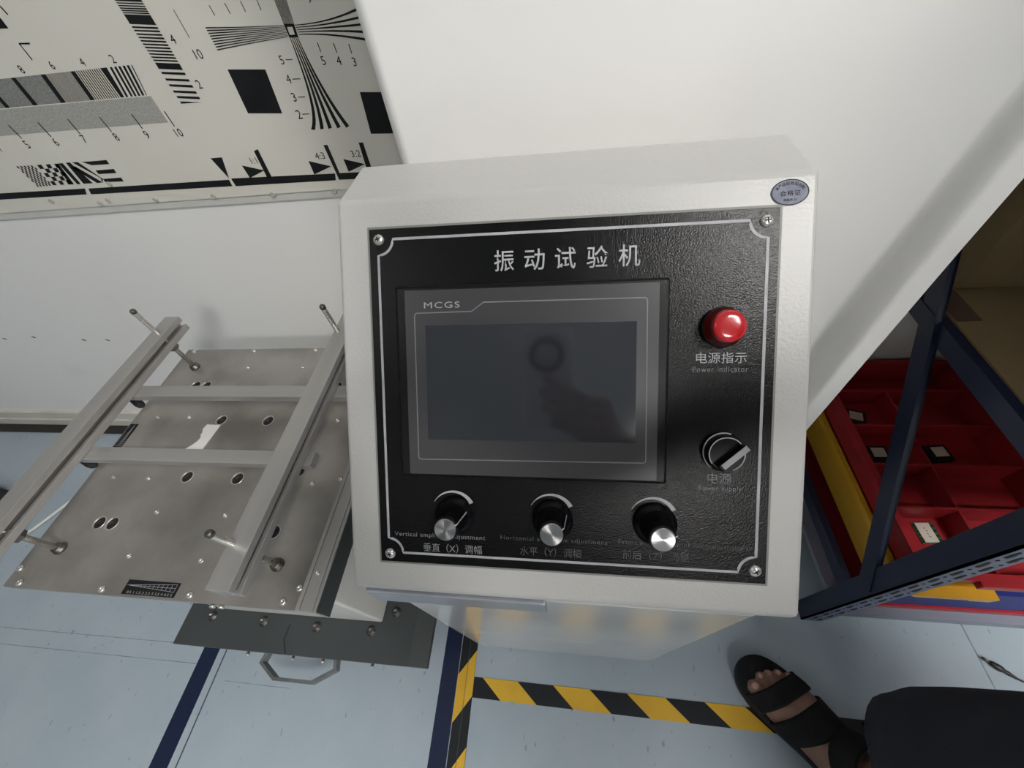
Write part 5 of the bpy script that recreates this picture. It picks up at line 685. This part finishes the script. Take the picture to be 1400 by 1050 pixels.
foot_m = MB().lathe([(.022, 0), (.022, .012), (.010, .016), (.010, .1005)], 18).mesh('levelling_foot')
for x in (-.79, -.35):
    for y in (.10, .52): part('levelling_foot', foot_m, K['rubber'], tab, Matrix.Translation((x, y, 0)))
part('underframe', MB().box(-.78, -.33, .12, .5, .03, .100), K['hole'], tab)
def flat_path(pts, th, z0, z1):
    mb = MB(); P = [Vector(p) for p in pts]; n = len(P); a = []; b = []
    for i in range(n):
        d1 = (P[i] - P[i - 1]).normalized() if i else None; d2 = (P[i + 1] - P[i]).normalized() if i < n - 1 else None
        d = ((d1 or d2) + (d2 or d1)).normalized(); nn = Vector((-d.y, d.x))
        k = 1 / max(.5, nn.dot(Vector((-(d2 or d1).y, (d2 or d1).x)))); a.append(P[i] + nn * th / 2 * k); b.append(P[i] - nn * th / 2 * k)
    rings = [[(a[i].x, a[i].y, z0), (b[i].x, b[i].y, z0), (b[i].x, b[i].y, z1), (a[i].x, a[i].y, z1)] for i in range(n)]
    return mb.loft(rings, smooth=False)
part('pull_handle', flat_path([(-.612, .036), (-.620, .004), (-.580, -.020), (-.500, -.020), (-.458, .004), (-.466, .036)], .006, .088, .108), K['handle'], tab, bevel=.0008)

# torn paper on the plate
pp = part('paper_scrap', MB().prism([(-.633, .330), (-.606, .329), (-.609, .300), (-.613, .272), (-.656, .271), (-.645, .280), (-.637, .288), (-.631, .296), (-.629, .303), (-.633, .309), (-.632, .314), (-.636, .320)], .5003, .5009), K['paper'])
tag(pp, 'torn white paper scrap lying on the aluminium plate between the cross bars', 'paper')

# ================================================================== FLOOR MARKINGS
def blue_line(x0, x1, label, skew=0.0):
    o = part('floor_tape', MB().prism([(x0 + skew, .55), (x1 + skew, .55), (x1 - skew * 2.2, -1.6), (x0 - skew * 2.2, -1.6)], 0.0001, .0007), K['tape_b'])
    tag(o, label, 'floor tape', 'navy floor tapes')
blue_line(-.847, -.806, 'navy blue floor tape line running under the vibration table base')
blue_line(-.266, -.230, 'navy blue floor tape line beside the hazard tape under the cabinet')
hz = thing('hazard_tape', 'black and yellow striped hazard tape crossing the floor in front of the cabinet', 'hazard tape', (.3, 0, 0), 'hazard tapes')
sy = lambda x: -.009 * (x + .2)
part('tape_base', MB().prism([(-.200, .017), (1.3, .017 + sy(1.3)), (1.3, -.018 + sy(1.3)), (-.200, -.018)], .0001, .0009), K['tape_k'], hz)
for k in range(10):
    x = -.175 + .1490 * k
    part('yellow_stripe', MB().prism([(x, .0171 + sy(x)), (x + .0745, .0171 + sy(x + .0745)), (x + .1165, -.0181 + sy(x + .1165)), (x + .042, -.0181 + sy(x + .042))], .0008, .0012), K['tape_y'], hz)
hv = thing('hazard_tape', 'black and yellow striped hazard tape running beside the navy floor line', 'hazard tape', (-.21, 0, 0), 'hazard tapes')
part('tape_base', MB().prism([(-.2285, .30), (-.1935, .30), (-.1905, -1.5), (-.2265, -1.5)], .0011, .0016), K['tape_k'], hv)
for k in range(-1, 9):
    y = .064 - .159 * k
    part('yellow_stripe', MB().prism([(-.1935, y), (-.2285, y - .046), (-.2285, y - .126), (-.1935, y - .080)], .0015, .0019), K['tape_y'], hv)
part('tape_crease', MB().box(-.2105, -.2095, -.9, .08, .0018, .0021), K['seam'], hv)

# ================================================================== STORAGE RACK
rack = thing('storage_rack', 'dark navy slotted-angle storage rack at the right behind the cabinet', 'storage rack', (.95, .39, 0))
RX0, RX1, RY0, RY1 = .500, 1.45, .170, .628
def angle_post(x, y, sx, sy):
    mb = MB()
    mb.box(min(x, x + sx * .003), max(x, x + sx * .003), min(y, y + sy * .035), max(y, y + sy * .035), 0, 1.9)
    p_ = part('post', mb, K['navy'], rack)
    return p_
fp = angle_post(RX0, RY0, 1, 1)
angle_post(RX0, RY1, 1, -1); angle_post(RX1, RY0, -1, 1); angle_post(RX1, RY1, -1, -1)
ff = part('perforated_flange', MB().box(RX0, RX0 + .040, RY0, RY0 + .003, 0, 1.9), K['navy_light'], fp)
part('perforated_flange', MB().box(RX1 - .032, RX1, RY0, RY0 + .003, 0, 1.9), K['navy_light'], fp)
slot_m = MB().prism([(-.0028, -.010), (.0024, -.012), (.0034, -.004), (.0006, .010), (-.0030, .012), (-.0036, .004)], -.0012, .0004).mesh('slot')
dot_m = MB().lathe([(.0022, -.0012), (.0022, .0004)], 10, smooth=False).mesh('slot')
FR = Matrix(((1, 0, 0, 0), (0, 0, -1, 0), (0, 1, 0, 0), (0, 0, 0, 1)))
z = .02
while z < .72:
    part('slot', slot_m, K['hole'], fp, Matrix.Translation((RX0 + .0285, RY0 - .0001, z)) @ FR)
    part('slot', dot_m, K['hole'], fp, Matrix.Translation((RX0 + .0295, RY0 - .0001, z + .020)) @ FR)
    part('slot', slot_m, K['hole'], fp, Matrix.Translation((RX0 + .0125, RY0 - .0001, z + .018)) @ FR)
    part('slot', dot_m, K['hole'], fp, Matrix.Translation((RX0 + .0125, RY0 - .0001, z - .004)) @ FR)
    z += .042
for zz in (.178, .598): part('side_rail', MB().box(RX0 + .003, RX0 + .018, RY0 + .003, RY1, zz - .013, zz + .013), K['navy'], rack, bevel=.001)
# diagonal brace in the side frame
d = Vector((0, RY1 - .190, .835 - .243)); L = d.length; ang = math.atan2(d.z, d.y)
BR = Matrix.Translation((RX0 + .004, .190, .243)) @ Matrix.Rotation(ang, 4, 'X')
part('diagonal_brace', MB().box(0, .004, 0, L, -.017, .017).box(-.006, .004, 0, L, .014, .017), K['navy'], rack, BR)
part('diagonal_brace', MB().box(0, .004, 0, .7, -.017, .017), K['navy'], rack, Matrix.Translation((RX0 + .004, .190, 1.62)) @ Matrix.Rotation(-ang, 4, 'X'))
for zz, top in ((.086, 'shelf'), (.600, 'carton'), (.83, 'shelf'), (1.40, 'shelf')):  # third shelf is unseen, added at a height that shades those below
    part('shelf_board', MB().box(RX0 + .020, RX1 - .004, RY0 + .006, RY1, zz, zz + .012), K[top], rack)
    part('shelf_beam', MB().box(RX0 + .041, RX1 - .041, RY0 + .001, RY0 + .006, zz - .018, zz + .013), K['navy' if zz > .2 else 'shelf'], rack)
part('dark_patch', MB().box(.522, .552, .440, .503, .6121, .6127), K['carton_dark'], rack)  # darker brown rectangle on the shelf board

# bins on the bottom shelf, one on top of another
def bin_thing(name, label, x0, x1, y0, y1, z0, z1, m, tap=.012, wall=.004, floor_t=.006, rim=.006, group='stacked parts bins'):
    t_ = thing(name, label, 'bin', ((x0 + x1) / 2, (y0 + y1) / 2, z0), group)
    def rect(o, z): return [(x0 + o, y0 + o, z), (x1 - o, y0 + o, z), (x1 - o, y1 - o, z), (x0 + o, y1 - o, z)]
    mb = MB().loft([rect(tap, z0), rect(0, z1), rect(wall, z1), rect(tap + wall, z0 + floor_t)], closed=True, smooth=False)
    part('bin_body', mb, m, t_)
    rm = MB().loft([rect(-rim, z1 - .012), rect(-rim, z1 + .001), rect(wall + .001, z1 + .001), rect(wall + .001, z1 - .002)], closed=False, smooth=False)
    part('rim', rm, m, t_)
    return t_
BX0, BX1, BY0, BY1 = .546, .800, .186, .618
bin_thing('parts_tray', 'shallow red tray at the bottom of the bin stack in the rack', BX0 - .004, BX1 + .05, .182, BY1, .099, .137, K['red_bin'], tap=.004, rim=0)
bin_thing('parts_bin', 'low dark blue parts bin between the shallow red tray and the yellow bin', BX0 + .034, BX1, .184, BY1, .139, .172, K['blue_bin'], tap=.002, rim=0)
yb = bin_thing('parts_bin', 'yellow parts bin behind the blue bin front panel, directly under the top red bin', BX0, BX1, BY0 + .008, BY1, .174, .264, K['yellow_bin'], tap=.010, rim=.004)
part('blue_bin_front', MB().box(BX0 + .004, BX1, .1825, .1935, .1745, .256), K['blue_bin'], yb, bevel=.001, label='dark blue front panel of the blue bin')  # front panel of the blue bin, parented to the yellow bin
part('label_lip', MB().prism([(BX0 + .01, .262), (BX0 + .01, .256), (BX0 + .022, .250), (BX0 + .095, .250), (BX0 + .100, .246), (BX0 + .128, .246), (BX0 + .132, .262)], -(BY0 + .009), -(BY0 - .012),
     Matrix(((1, 0, 0, 0), (0, 0, -1, 0), (0, 1, 0, 0), (0, 0, 0, 1)))), K['yellow_bin'], yb)
rb = bin_thing('parts_bin', 'red compartment bin with circuit boards on top of the bin stack', BX0 + .002, BX1, BY0 + .006, BY1, .2655, .322, K['red_bin'], tap=.006, rim=.006)
part('label_lip', MB().box(BX0 + .07, BX0 + .17, BY0 - .008, BY0 + .004, .306, .320), K['red_bin'], rb, bevel=.001)
for yy in (.298, .378, .462, .545): part('divider', MB().prism([(BX0 + .010, .2715), (BX1 - .008, .2715), (BX1 - .008, .316), (BX0 + .010, .316)], -yy, -(yy + .004), Matrix(((1, 0, 0, 0), (0, 0, -1, 0), (0, 1, 0, 0), (0, 0, 0, 1)))), K['red_bin'], rb)
for i, (ya, yb_) in enumerate(((.198, .298), (.302, .378), (.382, .462), (.466, .545))):
    part('divider', MB().box(.652, .656, ya, yb_, .2715, .312), K['red_bin'], rb)

# circuit boards and modules in the compartments
def module(x, y, rot, label, w=.034, l=.036, z=.2718, paper=True, col='pcb'):
    t_ = thing('circuit_board', label, 'circuit board', (x, y, z), 'loose circuit boards')
    M = Matrix.Translation((x, y, z)) @ Matrix.Rotation(rot, 4, 'Z')
    part('board', MB().box(-w / 2, w / 2, -l / 2, l / 2, 0, .0016), K[col], t_, M)
    c = MB()
    for i in range(6): c.box(-w / 2 + .001, -w / 2 + .0035, -l / 2 + .002 + i * l / 6.4, -l / 2 + .005 + i * l / 6.4, .0016, .0030)
    for i in range(4): c.box(w / 2 - .006, w / 2 - .002, -l / 2 + .003 + i * l / 4.4, -l / 2 + .007 + i * l / 4.4, .0016, .0028)
    part('components', c, K['black_part'], t_, M)
    if paper:
        lb = part('label_card', MB().box(-w / 2 + .004, w / 2 - .008, -l / 2 + .002, l / 2 - .001, .0030, .0034), K['label_paper'], t_, M)
        g = MB()
        for i, (dx, ww) in enumerate(((0, .0022), (.0006, .0030), (-.0004, .0026), (.0003, .0032))):
            g.box(-.003 + dx, -.003 + dx + ww, .008 - i * .0048, .0086 - i * .0048, .0034, .0036); g.box(-.003 + dx + .0008 * i, -.0024 + dx + .0008 * i, .0062 - i * .0048, .0086 - i * .0048, .0034, .0036)
        part('label_marks', g, K['ink'], lb, M)
module(.618, .272, .05, 'green circuit board with white label in the front compartment of the red bin')
module(.610, .226, -.1, 'small green circuit board partly hidden behind the rack post in the red bin', w=.03, l=.02, paper=False)
def black_module(x, y, label, w=.04, l=.034, rot=0.0):
    t_ = thing('camera_module', label, 'module', (x, y, .2718), 'black modules in the red bin')
    M = Matrix.Translation((x, y, .2718)) @ Matrix.Rotation(rot, 4, 'Z')
    part('housing', MB().box(-w / 2, w / 2, -l / 2, l / 2, 0, .012), K['black_part'], t_, M, bevel=.002)
    part('label_card', MB().box(-w / 4, w / 3, -l / 4, l / 3, .0121, .0126), K['label_paper'], t_, M)
black_module(.600, .420, 'black module with pale label in the left middle compartment of the red bin')
black_module(.706, .424, 'black module with pale label in the right middle compartment of the red bin', rot=.1)
black_module(.594, .505, 'black module in the left rear compartment of the red bin', rot=-.3)
cu_ = thing('carton', 'brown cardboard carton standing at the back of the middle rack shelf', 'carton', (.85, .57, .612))
part('box_body', MB().box(.552, 1.20, .505, .620, .6125, .79), K['carton'], cu_, bevel=.003)
part('packing_tape', MB().box(.80, .86, .5035, .6215, .6126, .7908), K['carton_dark'], cu_)
cb = thing('carton', 'brown cardboard carton standing on the bottom rack shelf right of the bins', 'carton', (1.1, .39, .098))
part('box_body', MB().box(.875, 1.33, .20, .60, .0985, .40), K['carton'], cb, bevel=.003)
part('packing_tape', MB().box(.874, 1.331, .375, .425, .399, .4008), K['carton_dark'], cb)

# ================================================================== PERSON
def capsule(mb, p0, r0, p1, r1, n=14, M=None):
    p0, p1 = Vector(p0), Vector(p1); d = (p1 - p0).normalized(); pts = []; rad = []
    for a in (80, 60, 40, 20): pts.append(p0 - d * r0 * math.sin(math.radians(a))); rad.append(r0 * math.cos(math.radians(a)))
    pts += [p0, (p0 + p1) / 2, p1]; rad += [r0, (r0 + r1) / 2, r1]
    for a in (20, 40, 60, 80): pts.append(p1 + d * r1 * math.sin(math.radians(a))); rad.append(r1 * math.cos(math.radians(a)))
    mb.tube(pts, 1, n, M, radii=rad)
def ellipsoid(mb, c, rx, ry, rz, M=None, n=18):
    rings = []
    for k in range(1, n):
        t = math.pi * k / n
        rings.append([(c[0] + rx * math.sin(t) * math.cos(2 * math.pi * i / n), c[1] + ry * math.sin(t) * math.sin(2 * math.pi * i / n), c[2] - rz * math.cos(t)) for i in range(n)])
    mb.loft(rings, M)
FD = Vector((-.63, .777, 0)).normalized(); FS = Vector((.777, .63, 0)).normalized()
def foot_frame(h, mirror=1): return Matrix(((FS.x * mirror, FD.x, 0, h[0]), (FS.y * mirror, FD.y, 0, h[1]), (0, 0, 1, 0), (0, 0, 0, 1)))    # x to the little toe, y to the toes
FT = foot_frame((.537, -.132)); FT2 = foot_frame((.52, -.62), -1)
person = thing('person', 'person in dark clothes and black sandals standing right of the cabinet holding a phone', 'person', (.5, -.25, 0))
SOLE = .028
ST = [(.000, .000, .014, .020), (.010, .0, .026, .045), (.035, .0, .033, .080), (.065, .0, .035, .100), (.100, .0, .035, .096), (.130, .001, .037, .078), (.155, .002, .040, .060), (.180, .002, .044, .046), (.205, .001, .046, .036), (.222, .000, .044, .028)]
def foot_ring(s, cx, hw, h, n=20, grow=0.0, z0=SOLE):
    out = []
    for i in range(n):
        a = 2 * math.pi * i / n; c_, s_ = math.cos(a), math.sin(a)
        hh = (h + grow) if s_ > 0 else .006
        out.append((cx + (hw + grow) * (abs(c_) ** .8) * (1 if c_ > 0 else -1), s, z0 + .006 + hh * (abs(s_) ** .85) * (1 if s_ > 0 else -1)))
    return out
TOES = [(-.0295, .0140, .262, .020), (-.0075, .0098, .262, .017), (.0095, .0092, .255, .016), (.0245, .0088, .245, .015), (.0375, .0082, .231, .014)]
body = MB()
for M in (FT, FT2):
    body.loft([foot_ring(*q) for q in ST], M)
    for x, r, tip, zt in TOES:
        rings = []
        for k, (sy_, rr) in enumerate(((.19, r * .85), (.21, r * .92), ((.21 + tip) / 2, r * .90), (tip - r * 1.1, r), (tip - r * .5, r * .9), (tip - r * .15, r * .55), (tip, r * .15))):
            zc = SOLE + .004 + zt * (1.35 if k == 0 else 1.15 if k == 1 else 1.0 if k == 2 else .85) * .75
            rings.append([(x + rr * math.cos(2 * math.pi * i / 14), sy_, zc + rr * .82 * math.sin(2 * math.pi * i / 14)) for i in range(14)])
        body.loft(rings, M)
PEL = Vector((.735, -.285, .93))
HIP_R = PEL + FS * .085; HIP_L = PEL - FS * .085
ANK_R = FT @ Vector((0, .080, .10)); ANK_L = FT2 @ Vector((0, .070, .10))
KNEE_R = Vector((.560, -.065, .50)); KNEE_L = Vector((.585, -.45, .50))
for h_, k_, a_ in ((HIP_R, KNEE_R, ANK_R), (HIP_L, KNEE_L, ANK_L)):
    capsule(body, h_, .075, k_, .054); calf = a_.lerp(k_, .62) - FD * .012
    capsule(body, k_, .052, calf, .056); capsule(body, calf, .055, a_, .037); capsule(body, a_, .037, a_ - Vector((0, 0, .045)) - FD * .012, .033)
CHEST = Vector((.645, -.295, 1.24)); NECK = Vector((.530, -.285, 1.42)); HEAD = Vector((.455, -.250, 1.51))
capsule(body, PEL, .10, CHEST, .115); capsule(body, CHEST, .11, NECK, .058); capsule(body, NECK, .055, HEAD - Vector((0, 0, .03)), .056)
# head: skull, jaw, nose, ears (face turned down towards the phone)
HM = Matrix.Translation(HEAD) @ Matrix(((FS.x, FD.x, 0, 0), (FS.y, FD.y, 0, 0), (0, 0, 1, 0), (0, 0, 0, 1))) @ Matrix.Rotation(-.55, 4, 'X')
ellipsoid(body, (0, 0, .02), .076, .095, .105, HM); ellipsoid(body, (0, .030, -.055), .055, .060, .062, HM)
capsule(body, (0, .092, .012), .010, (0, .108, -.022), .015, 10, HM); ellipsoid(body, (0, .086, -.058), .024, .010, .012, HM, 10)
for sx in (-1, 1): ellipsoid(body, (sx * .078, -.005, -.005), .010, .020, .032, HM, 10)
# arms; the right hand carries the phone, the left hangs by the hip
CF = Matrix(((_right.x, _down.x, _fwd.x, 0), (_right.y, _down.y, _fwd.y, 0), (_right.z, _down.z, _fwd.z, 1.04), (0, 0, 0, 1)))   # phone frame: x right, y down along the phone, z out of its back
SH_R = Vector((.600, -.288, 1.36)) + FS * .185; SH_L = Vector((.600, -.288, 1.36)) - FS * .185
WR_R = CF @ Vector((.095, .175, -.045)); EL_R = Vector((.43, -.20, 1.10)) + FS * .10
EL_L = SH_L + Vector((-.02, -.03, -.28)); WR_L = EL_L + Vector((-.05, .06, -.24))
capsule(body, CHEST + Vector((0, 0, .12)), .07, SH_R, .058); capsule(body, CHEST + Vector((0, 0, .12)), .07, SH_L, .058)
for s_, e_, w_ in ((SH_R, EL_R, WR_R), (SH_L, EL_L, WR_L)):
    capsule(body, s_, .048, e_, .038); capsule(body, e_, .038, w_, .026)
# right hand: palm beside the phone, four bent fingers over its back, thumb along the front
palm = [(.088, .165, -.040), (.058, .128, -.030), (.050, .088, -.026)]
capsule(body, palm[0], .024, palm[1], .026, 12, CF); capsule(body, palm[1], .026, palm[2], .021, 12, CF); capsule(body, palm[0], .022, (.064, .150, -.018), .020, 12, CF)
for k, (y_, ln) in enumerate(((.072, .070), (.093, .078), (.114, .072), (.134, .058))):
    a0 = (.050, y_ + .006, -.022); a1 = (.036, y_ + .002, .004); a2 = (.036 - ln * .45, y_ - .014, .004); a3 = (.036 - ln * .92, y_ - .034 + .004 * k, .0015)
    capsule(body, a0, .0105, a1, .0098, 10, CF); capsule(body, a1, .0095, a2, .0088, 10, CF); capsule(body, a2, .0086, a3, .0074, 10, CF)
capsule(body, (.062, .128, -.030), .0135, (.030, .098, -.034), .0115, 10, CF); capsule(body, (.030, .098, -.034), .0112, (.006, .078, -.030), .0090, 10, CF)
# left hand, relaxed
LH = Matrix.Translation(WR_L) @ Matrix(((FD.x, FS.x, 0, 0), (FD.y, FS.y, 0, 0), (0, 0, 1, 0), (0, 0, 0, 1))) @ Matrix.Rotation(.25, 4, 'Y')
capsule(body, (0, 0, 0), .026, (.006, 0, -.065), .030, 12, LH); capsule(body, (.024, 0, -.03), .022, (.026, 0, -.070), .018, 12, LH); capsule(body, (-.022, 0, -.03), .020, (-.022, 0, -.070), .016, 12, LH)
for k, (x_, ln) in enumerate(((.032, .070), (.012, .078), (-.008, .074), (-.026, .060))):
    a1 = (x_, -.006, -.085 - ln * .40); a2 = (x_, -.022, -.085 - ln * .75); a3 = (x_ - .001, -.040, -.085 - ln * .95)
    capsule(body, (x_, 0, -.078), .0105, a1, .0096, 10, LH); capsule(body, a1, .0094, a2, .0086, 10, LH); capsule(body, a2, .0084, a3, .0072, 10, LH)
capsule(body, (.026, -.010, -.03), .014, (.046, -.024, -.070), .0112, 10, LH); capsule(body, (.046, -.024, -.070), .011, (.046, -.034, -.098), .0088, 10, LH)
bo_ = part('body', body, K['skin'], person)
rm_ = bo_.modifiers.new('remesh', 'REMESH'); rm_.mode = 'VOXEL'; rm_.voxel_size = .0031; rm_.use_smooth_shade = True
sm_ = bo_.modifiers.new('smooth', 'SMOOTH'); sm_.iterations = 3; sm_.factor = .5
for F_ in (FT, FT2):
    for x, r, tip, zt in TOES:
        M = F_ @ Matrix.Translation((x, tip - r * .75, SOLE + .004 + zt * .64 + r * .72)) @ Matrix.Rotation(-.35, 4, 'X')
        part('toe_nail', MB().lathe([(r * .50, 0), (r * .50, .0008), (r * .3, .0014), (r * .05, .0016)], 12), K['nail'], bo_, M)
for sx in (-1, 1):
    e = MB(); ellipsoid(e, (sx * .031, .084, .010), .012, .007, .006, HM, 10); part('eye', e, K['eye'], bo_)
hair = MB(); ellipsoid(hair, (0, -.014, .036), .083, .098, .102, HM, 22)
part('hair', hair, K['hair'], person)
# sandals
def sole_outline(g=0.0):
    left = [(.0, -.004), (-.018, .002), (-.030, .020), (-.035, .05), (-.034, .09), (-.035, .125), (-.042, .165), (-.049, .205), (-.050, .235), (-.044, .262), (-.028, .281), (-.008, .287)]
    right = [(.012, .284), (.030, .270), (.043, .246), (.050, .215), (.049, .180), (.044, .140), (.040, .100), (.038, .06), (.032, .022), (.018, .002)]
    P = left + right; n = len(P); out = []
    for i in range(n):     # round the outline
        for t in (0, .5):
            p0, p1, p2, p3 = [Vector(P[(i + k) % n]) for k in (-1, 0, 1, 2)]
            q = .5 * ((2 * p1) + (p2 - p0) * t + (2 * p0 - 5 * p1 + 4 * p2 - p3) * t * t + (3 * p1 - p0 - 3 * p2 + p3) * t ** 3)
            c = Vector((0, .14)); v = q - c
            out.append(c + v * (1 + g / v.length))
    return out
so = sole_outline(); si = sole_outline(-.004)
rg = lambda o, z: [(p.x, p.y, z + .010 * max(0, (p.y - .24) / .05) ** 2 * .6) for p in o]
def st_at(s):
    for a, b in zip(ST, ST[1:]):
        if a[0] <= s <= b[0]:
            t = (s - a[0]) / (b[0] - a[0]); return [a[k] + (b[k] - a[k]) * t for k in range(4)]
    return list(ST[-1])
def strap(s0, s1, skew, grow=.003, th=.0035):
    rings = []; n = 9
    for layer in (0, 1):
        g = grow + (th if layer else 0)
        for k in (range(n) if layer == 0 else reversed(range(n))):
            s = s0 + (s1 - s0) * k / (n - 1); row = []
            for i in range(19):
                a = math.pi * (-.04 + 1.08 * i / 18)
                ss = min(.222, max(.0, s + skew * math.cos(a)))
                q = st_at(ss); c_, s_ = math.cos(a), math.sin(a)
                row.append((q[1] + (q[2] + g) * (abs(c_) ** .8) * (1 if c_ > 0 else -1), s + skew * c_, SOLE + .004 + max(0, (q[3] + g + .002)) * (abs(s_) ** .85) * (1 if s_ > 0 else -.3)))
            rings.append(row)
    rings.append(rings[0])
    mb = MB(); m = len(rings[0]); v = [p for r in rings for p in r]; f = []
    for k in range(len(rings) - 1):
        for i in range(m - 1): f.append((k * m + i, k * m + i + 1, (k + 1) * m + i + 1, (k + 1) * m + i))
    mb.add(v, f, None, True); return mb
for F_ in (FT, FT2):
    sole = part('sandal', MB().loft([rg(si, .0), rg(so, .004), rg(so, .024), rg(si, .029)]), K['sandal'], person, F_, label='black sandal with three wide straps')
    part('toe_strap', strap(.204, .236, -.012), K['strap'], sole, F_)
    part('instep_strap', strap(.146, .188, -.010), K['strap'], sole, F_)
    rings = []
    for i in range(33):     # ankle strap: around the heel and over the front of the ankle
        a = 2 * math.pi * i / 32
        c = Vector((.0465 * math.cos(a), .078 + .058 * math.sin(a), .106 + .018 * math.sin(a)))
        o = Vector((math.cos(a), math.sin(a), 0)); w = .021
        up = Vector((0, -.62, 1)).normalized()
        rings.append([tuple(c - up * w), tuple(c - up * w + o * .004), tuple(c + up * w + o * .004), tuple(c + up * w)])
    part('ankle_strap', MB().loft(rings, closed=False, smooth=False), K['strap'], sole, F_)
    part('strap_end', MB().box(.040, .0475, .065, .135, .080, .112), K['strap'], sole, F_ @ Matrix.Rotation(-.16, 4, 'Z'), bevel=.002)
# trousers and shirt
def tube_cloth(stations, n=48, amp=1.0, ecc=.95):
    out = []
    for (z_, cx_, cy_, r) in stations:
        ring = []
        for i in range(n):
            a = 2 * math.pi * i / n
            w = 1 + amp * (.030 * math.sin(3 * a + z_ * 6) + .018 * math.sin(7 * a - z_ * 11) + .010 * math.sin(13 * a + z_ * 20))
            ring.append((cx_ + r * w * math.cos(a), cy_ + r * w * math.sin(a) * ecc, z_ + .006 * math.sin(2 * a)))
        out.append(ring)
    return out
right_leg = [(.205, .538, -.050, .106), (.215, .538, -.050, .110), (.28, .540, -.051, .108), (.36, .542, -.054, .106), (.45, .545, -.060, .106), (.55, .590, -.085, .112), (.66, .660, -.125, .124), (.78, .735, -.180, .130), (.90, HIP_R.x, HIP_R.y, .126), (.97, HIP_R.x - .02, HIP_R.y - .02, .120)]
left_leg = [(.200, ANK_L.x + .01, ANK_L.y + .01, .100), (.210, ANK_L.x + .01, ANK_L.y + .01, .104), (.35, .54, -.50, .102), (.50, KNEE_L.x, KNEE_L.y, .104), (.66, .610, -.410, .112), (.80, .645, -.370, .120), (.90, HIP_L.x, HIP_L.y, .126), (.97, HIP_L.x + .02, HIP_L.y + .02, .120)]
for st_ in (right_leg, left_leg):
    tr = tube_cloth(st_); c0 = st_[1]
    inner = [[(c_[1] + (p[0] - c_[1]) * .965, c_[2] + (p[1] - c_[2]) * .965, p[2]) for p in r] for r, c_ in zip(tr[:3], st_[:3])]
    part('trouser_leg', MB().loft(list(reversed(inner)) + tr, closed=True), K['cloth'], person, label='loose dark trouser leg')
TM = Matrix(((FS.x, FD.x, 0, 0), (FS.y, FD.y, 0, 0), (0, 0, 1, 0), (0, 0, 0, 1)))
rings = []
for z_, c_, rx, ry in ((.88, PEL, .165, .115), (.93, PEL, .178, .122), (1.02, PEL.lerp(CHEST, .3), .172, .118), (1.14, PEL.lerp(CHEST, .68), .175, .118), (1.26, CHEST, .188, .124), (1.34, Vector((.61, -.29, 0)), .185, .110), (1.40, Vector((.565, -.288, 0)), .130, .085), (1.435, Vector((.540, -.286, 0)), .068, .062)):
    rings.append([tuple(Vector((c_.x, c_.y, z_)) + TM @ Vector((rx * math.cos(2 * math.pi * i / 40) * (1 + .02 * math.sin(5 * i + z_ * 9)), ry * math.sin(2 * math.pi * i / 40), 0))) for i in range(40)])
shirt = part('shirt', MB().loft(rings), K['shirt'], person, label='dark short-sleeved shirt')
for s_, e_ in ((SH_R, EL_R), (SH_L, EL_L)):
    sl_ = MB(); capsule(sl_, s_, .066, s_.lerp(e_, .62), .060, 20); part('sleeve', sl_, K['shirt'], shirt)

# phone in the right hand, its lens where the picture is taken from
phone = thing('phone', 'slim grey phone with a dark round camera ring held above the cabinet face', 'phone', (0, 0, 1.04))
ph = part('phone_body', MB().box(-.070, .010, -.036, .128, -.0150, -.0062), K['phone'], phone, CF, bevel=.004, seg=3)
part('camera_ring', MB().lathe([(.0180, -.0061), (.0180, -.0035), (.0200, -.0026), (.0272, -.0026), (.0290, -.0040), (.0290, -.0061)], 40, Matrix.Translation((-.030, .0045, 0)), caps=False), K['bezel'], ph, CF)
part('camera_window', MB().lathe([(.0179, -.0061), (.0179, -.0045), (.0004, -.0045)], 36, Matrix.Translation((-.030, .0045, 0))), K['phone_glass'], ph, CF)

# ================================================================== CORDS
pl = thing('power_plug', 'black round power plug with cord lying on the floor at the right', 'plug', (.83, .108, 0))
P0 = Vector((.809, .126, .005)); P1 = Vector((.852, .095, .005)); dd = (P1 - P0).normalized()
part('plug_tip', MB().tube([P0, P0 + dd * .012], .0026, 12), K['dark_steel'], pl)
part('plug_body', MB().tube([P0 + dd * .011, P0 + dd * .014, P0 + dd * .024, P0 + dd * .030, P0 + dd * .033, P0 + dd * .036, P0 + dd * .040, P0 + dd * .043, P0 + dd * .050], .005, 14, radii=[.003, .0048, .0062, .0056, .0036, .0040, .0040, .0030, .0026]), K['cord_black'], pl)
part('cord', MB().tube([P0 + dd * .048, P0 + dd * .06 + Vector((.002, .001, -.001)), (.875, .086, .003), (.92, .082, .003), (.98, .10, .003), (1.05, .09, .003)], .0019, 8), K['cord_black'], pl)
cw = thing('white_cable', 'white cable coiled on the floor left of the vibration table', 'cable', (-1.6, .26, 0))
pts = []
for i in range(60):
    a = i / 59 * 2 * math.pi * 2.3 + 1.0
    pts.append((-1.655 + (.055 + .004 * math.sin(i)) * math.cos(a), .255 + (.06) * math.sin(a), .006 + .010 * i / 59))
part('coil', MB().tube(pts, .0055, 10), K['cord_white'], cw)
part('loose_end', MB().tube([pts[-1], (-1.60, .225, .010), (-1.565, .262, .006), (-1.535, .315, .005), (-1.50, .375, .005), (-1.40, .45, .005), (-1.2, .50, .005)], .0042, 10), K['cord_white'], cw)
ad = thing('power_adapter', 'black power adapter on the floor at the left edge', 'adapter', (-1.80, .36, 0))
part('adapter_body', MB().box(-1.86, -1.765, .315, .375, 0.0002, .045), K['rubber'], ad, bevel=.006)
part('adapter_cord', MB().tube([(-1.86, .345, .02), (-1.92, .35, .006), (-2.1, .40, .005)], .003, 8), K['cord_black'], ad)
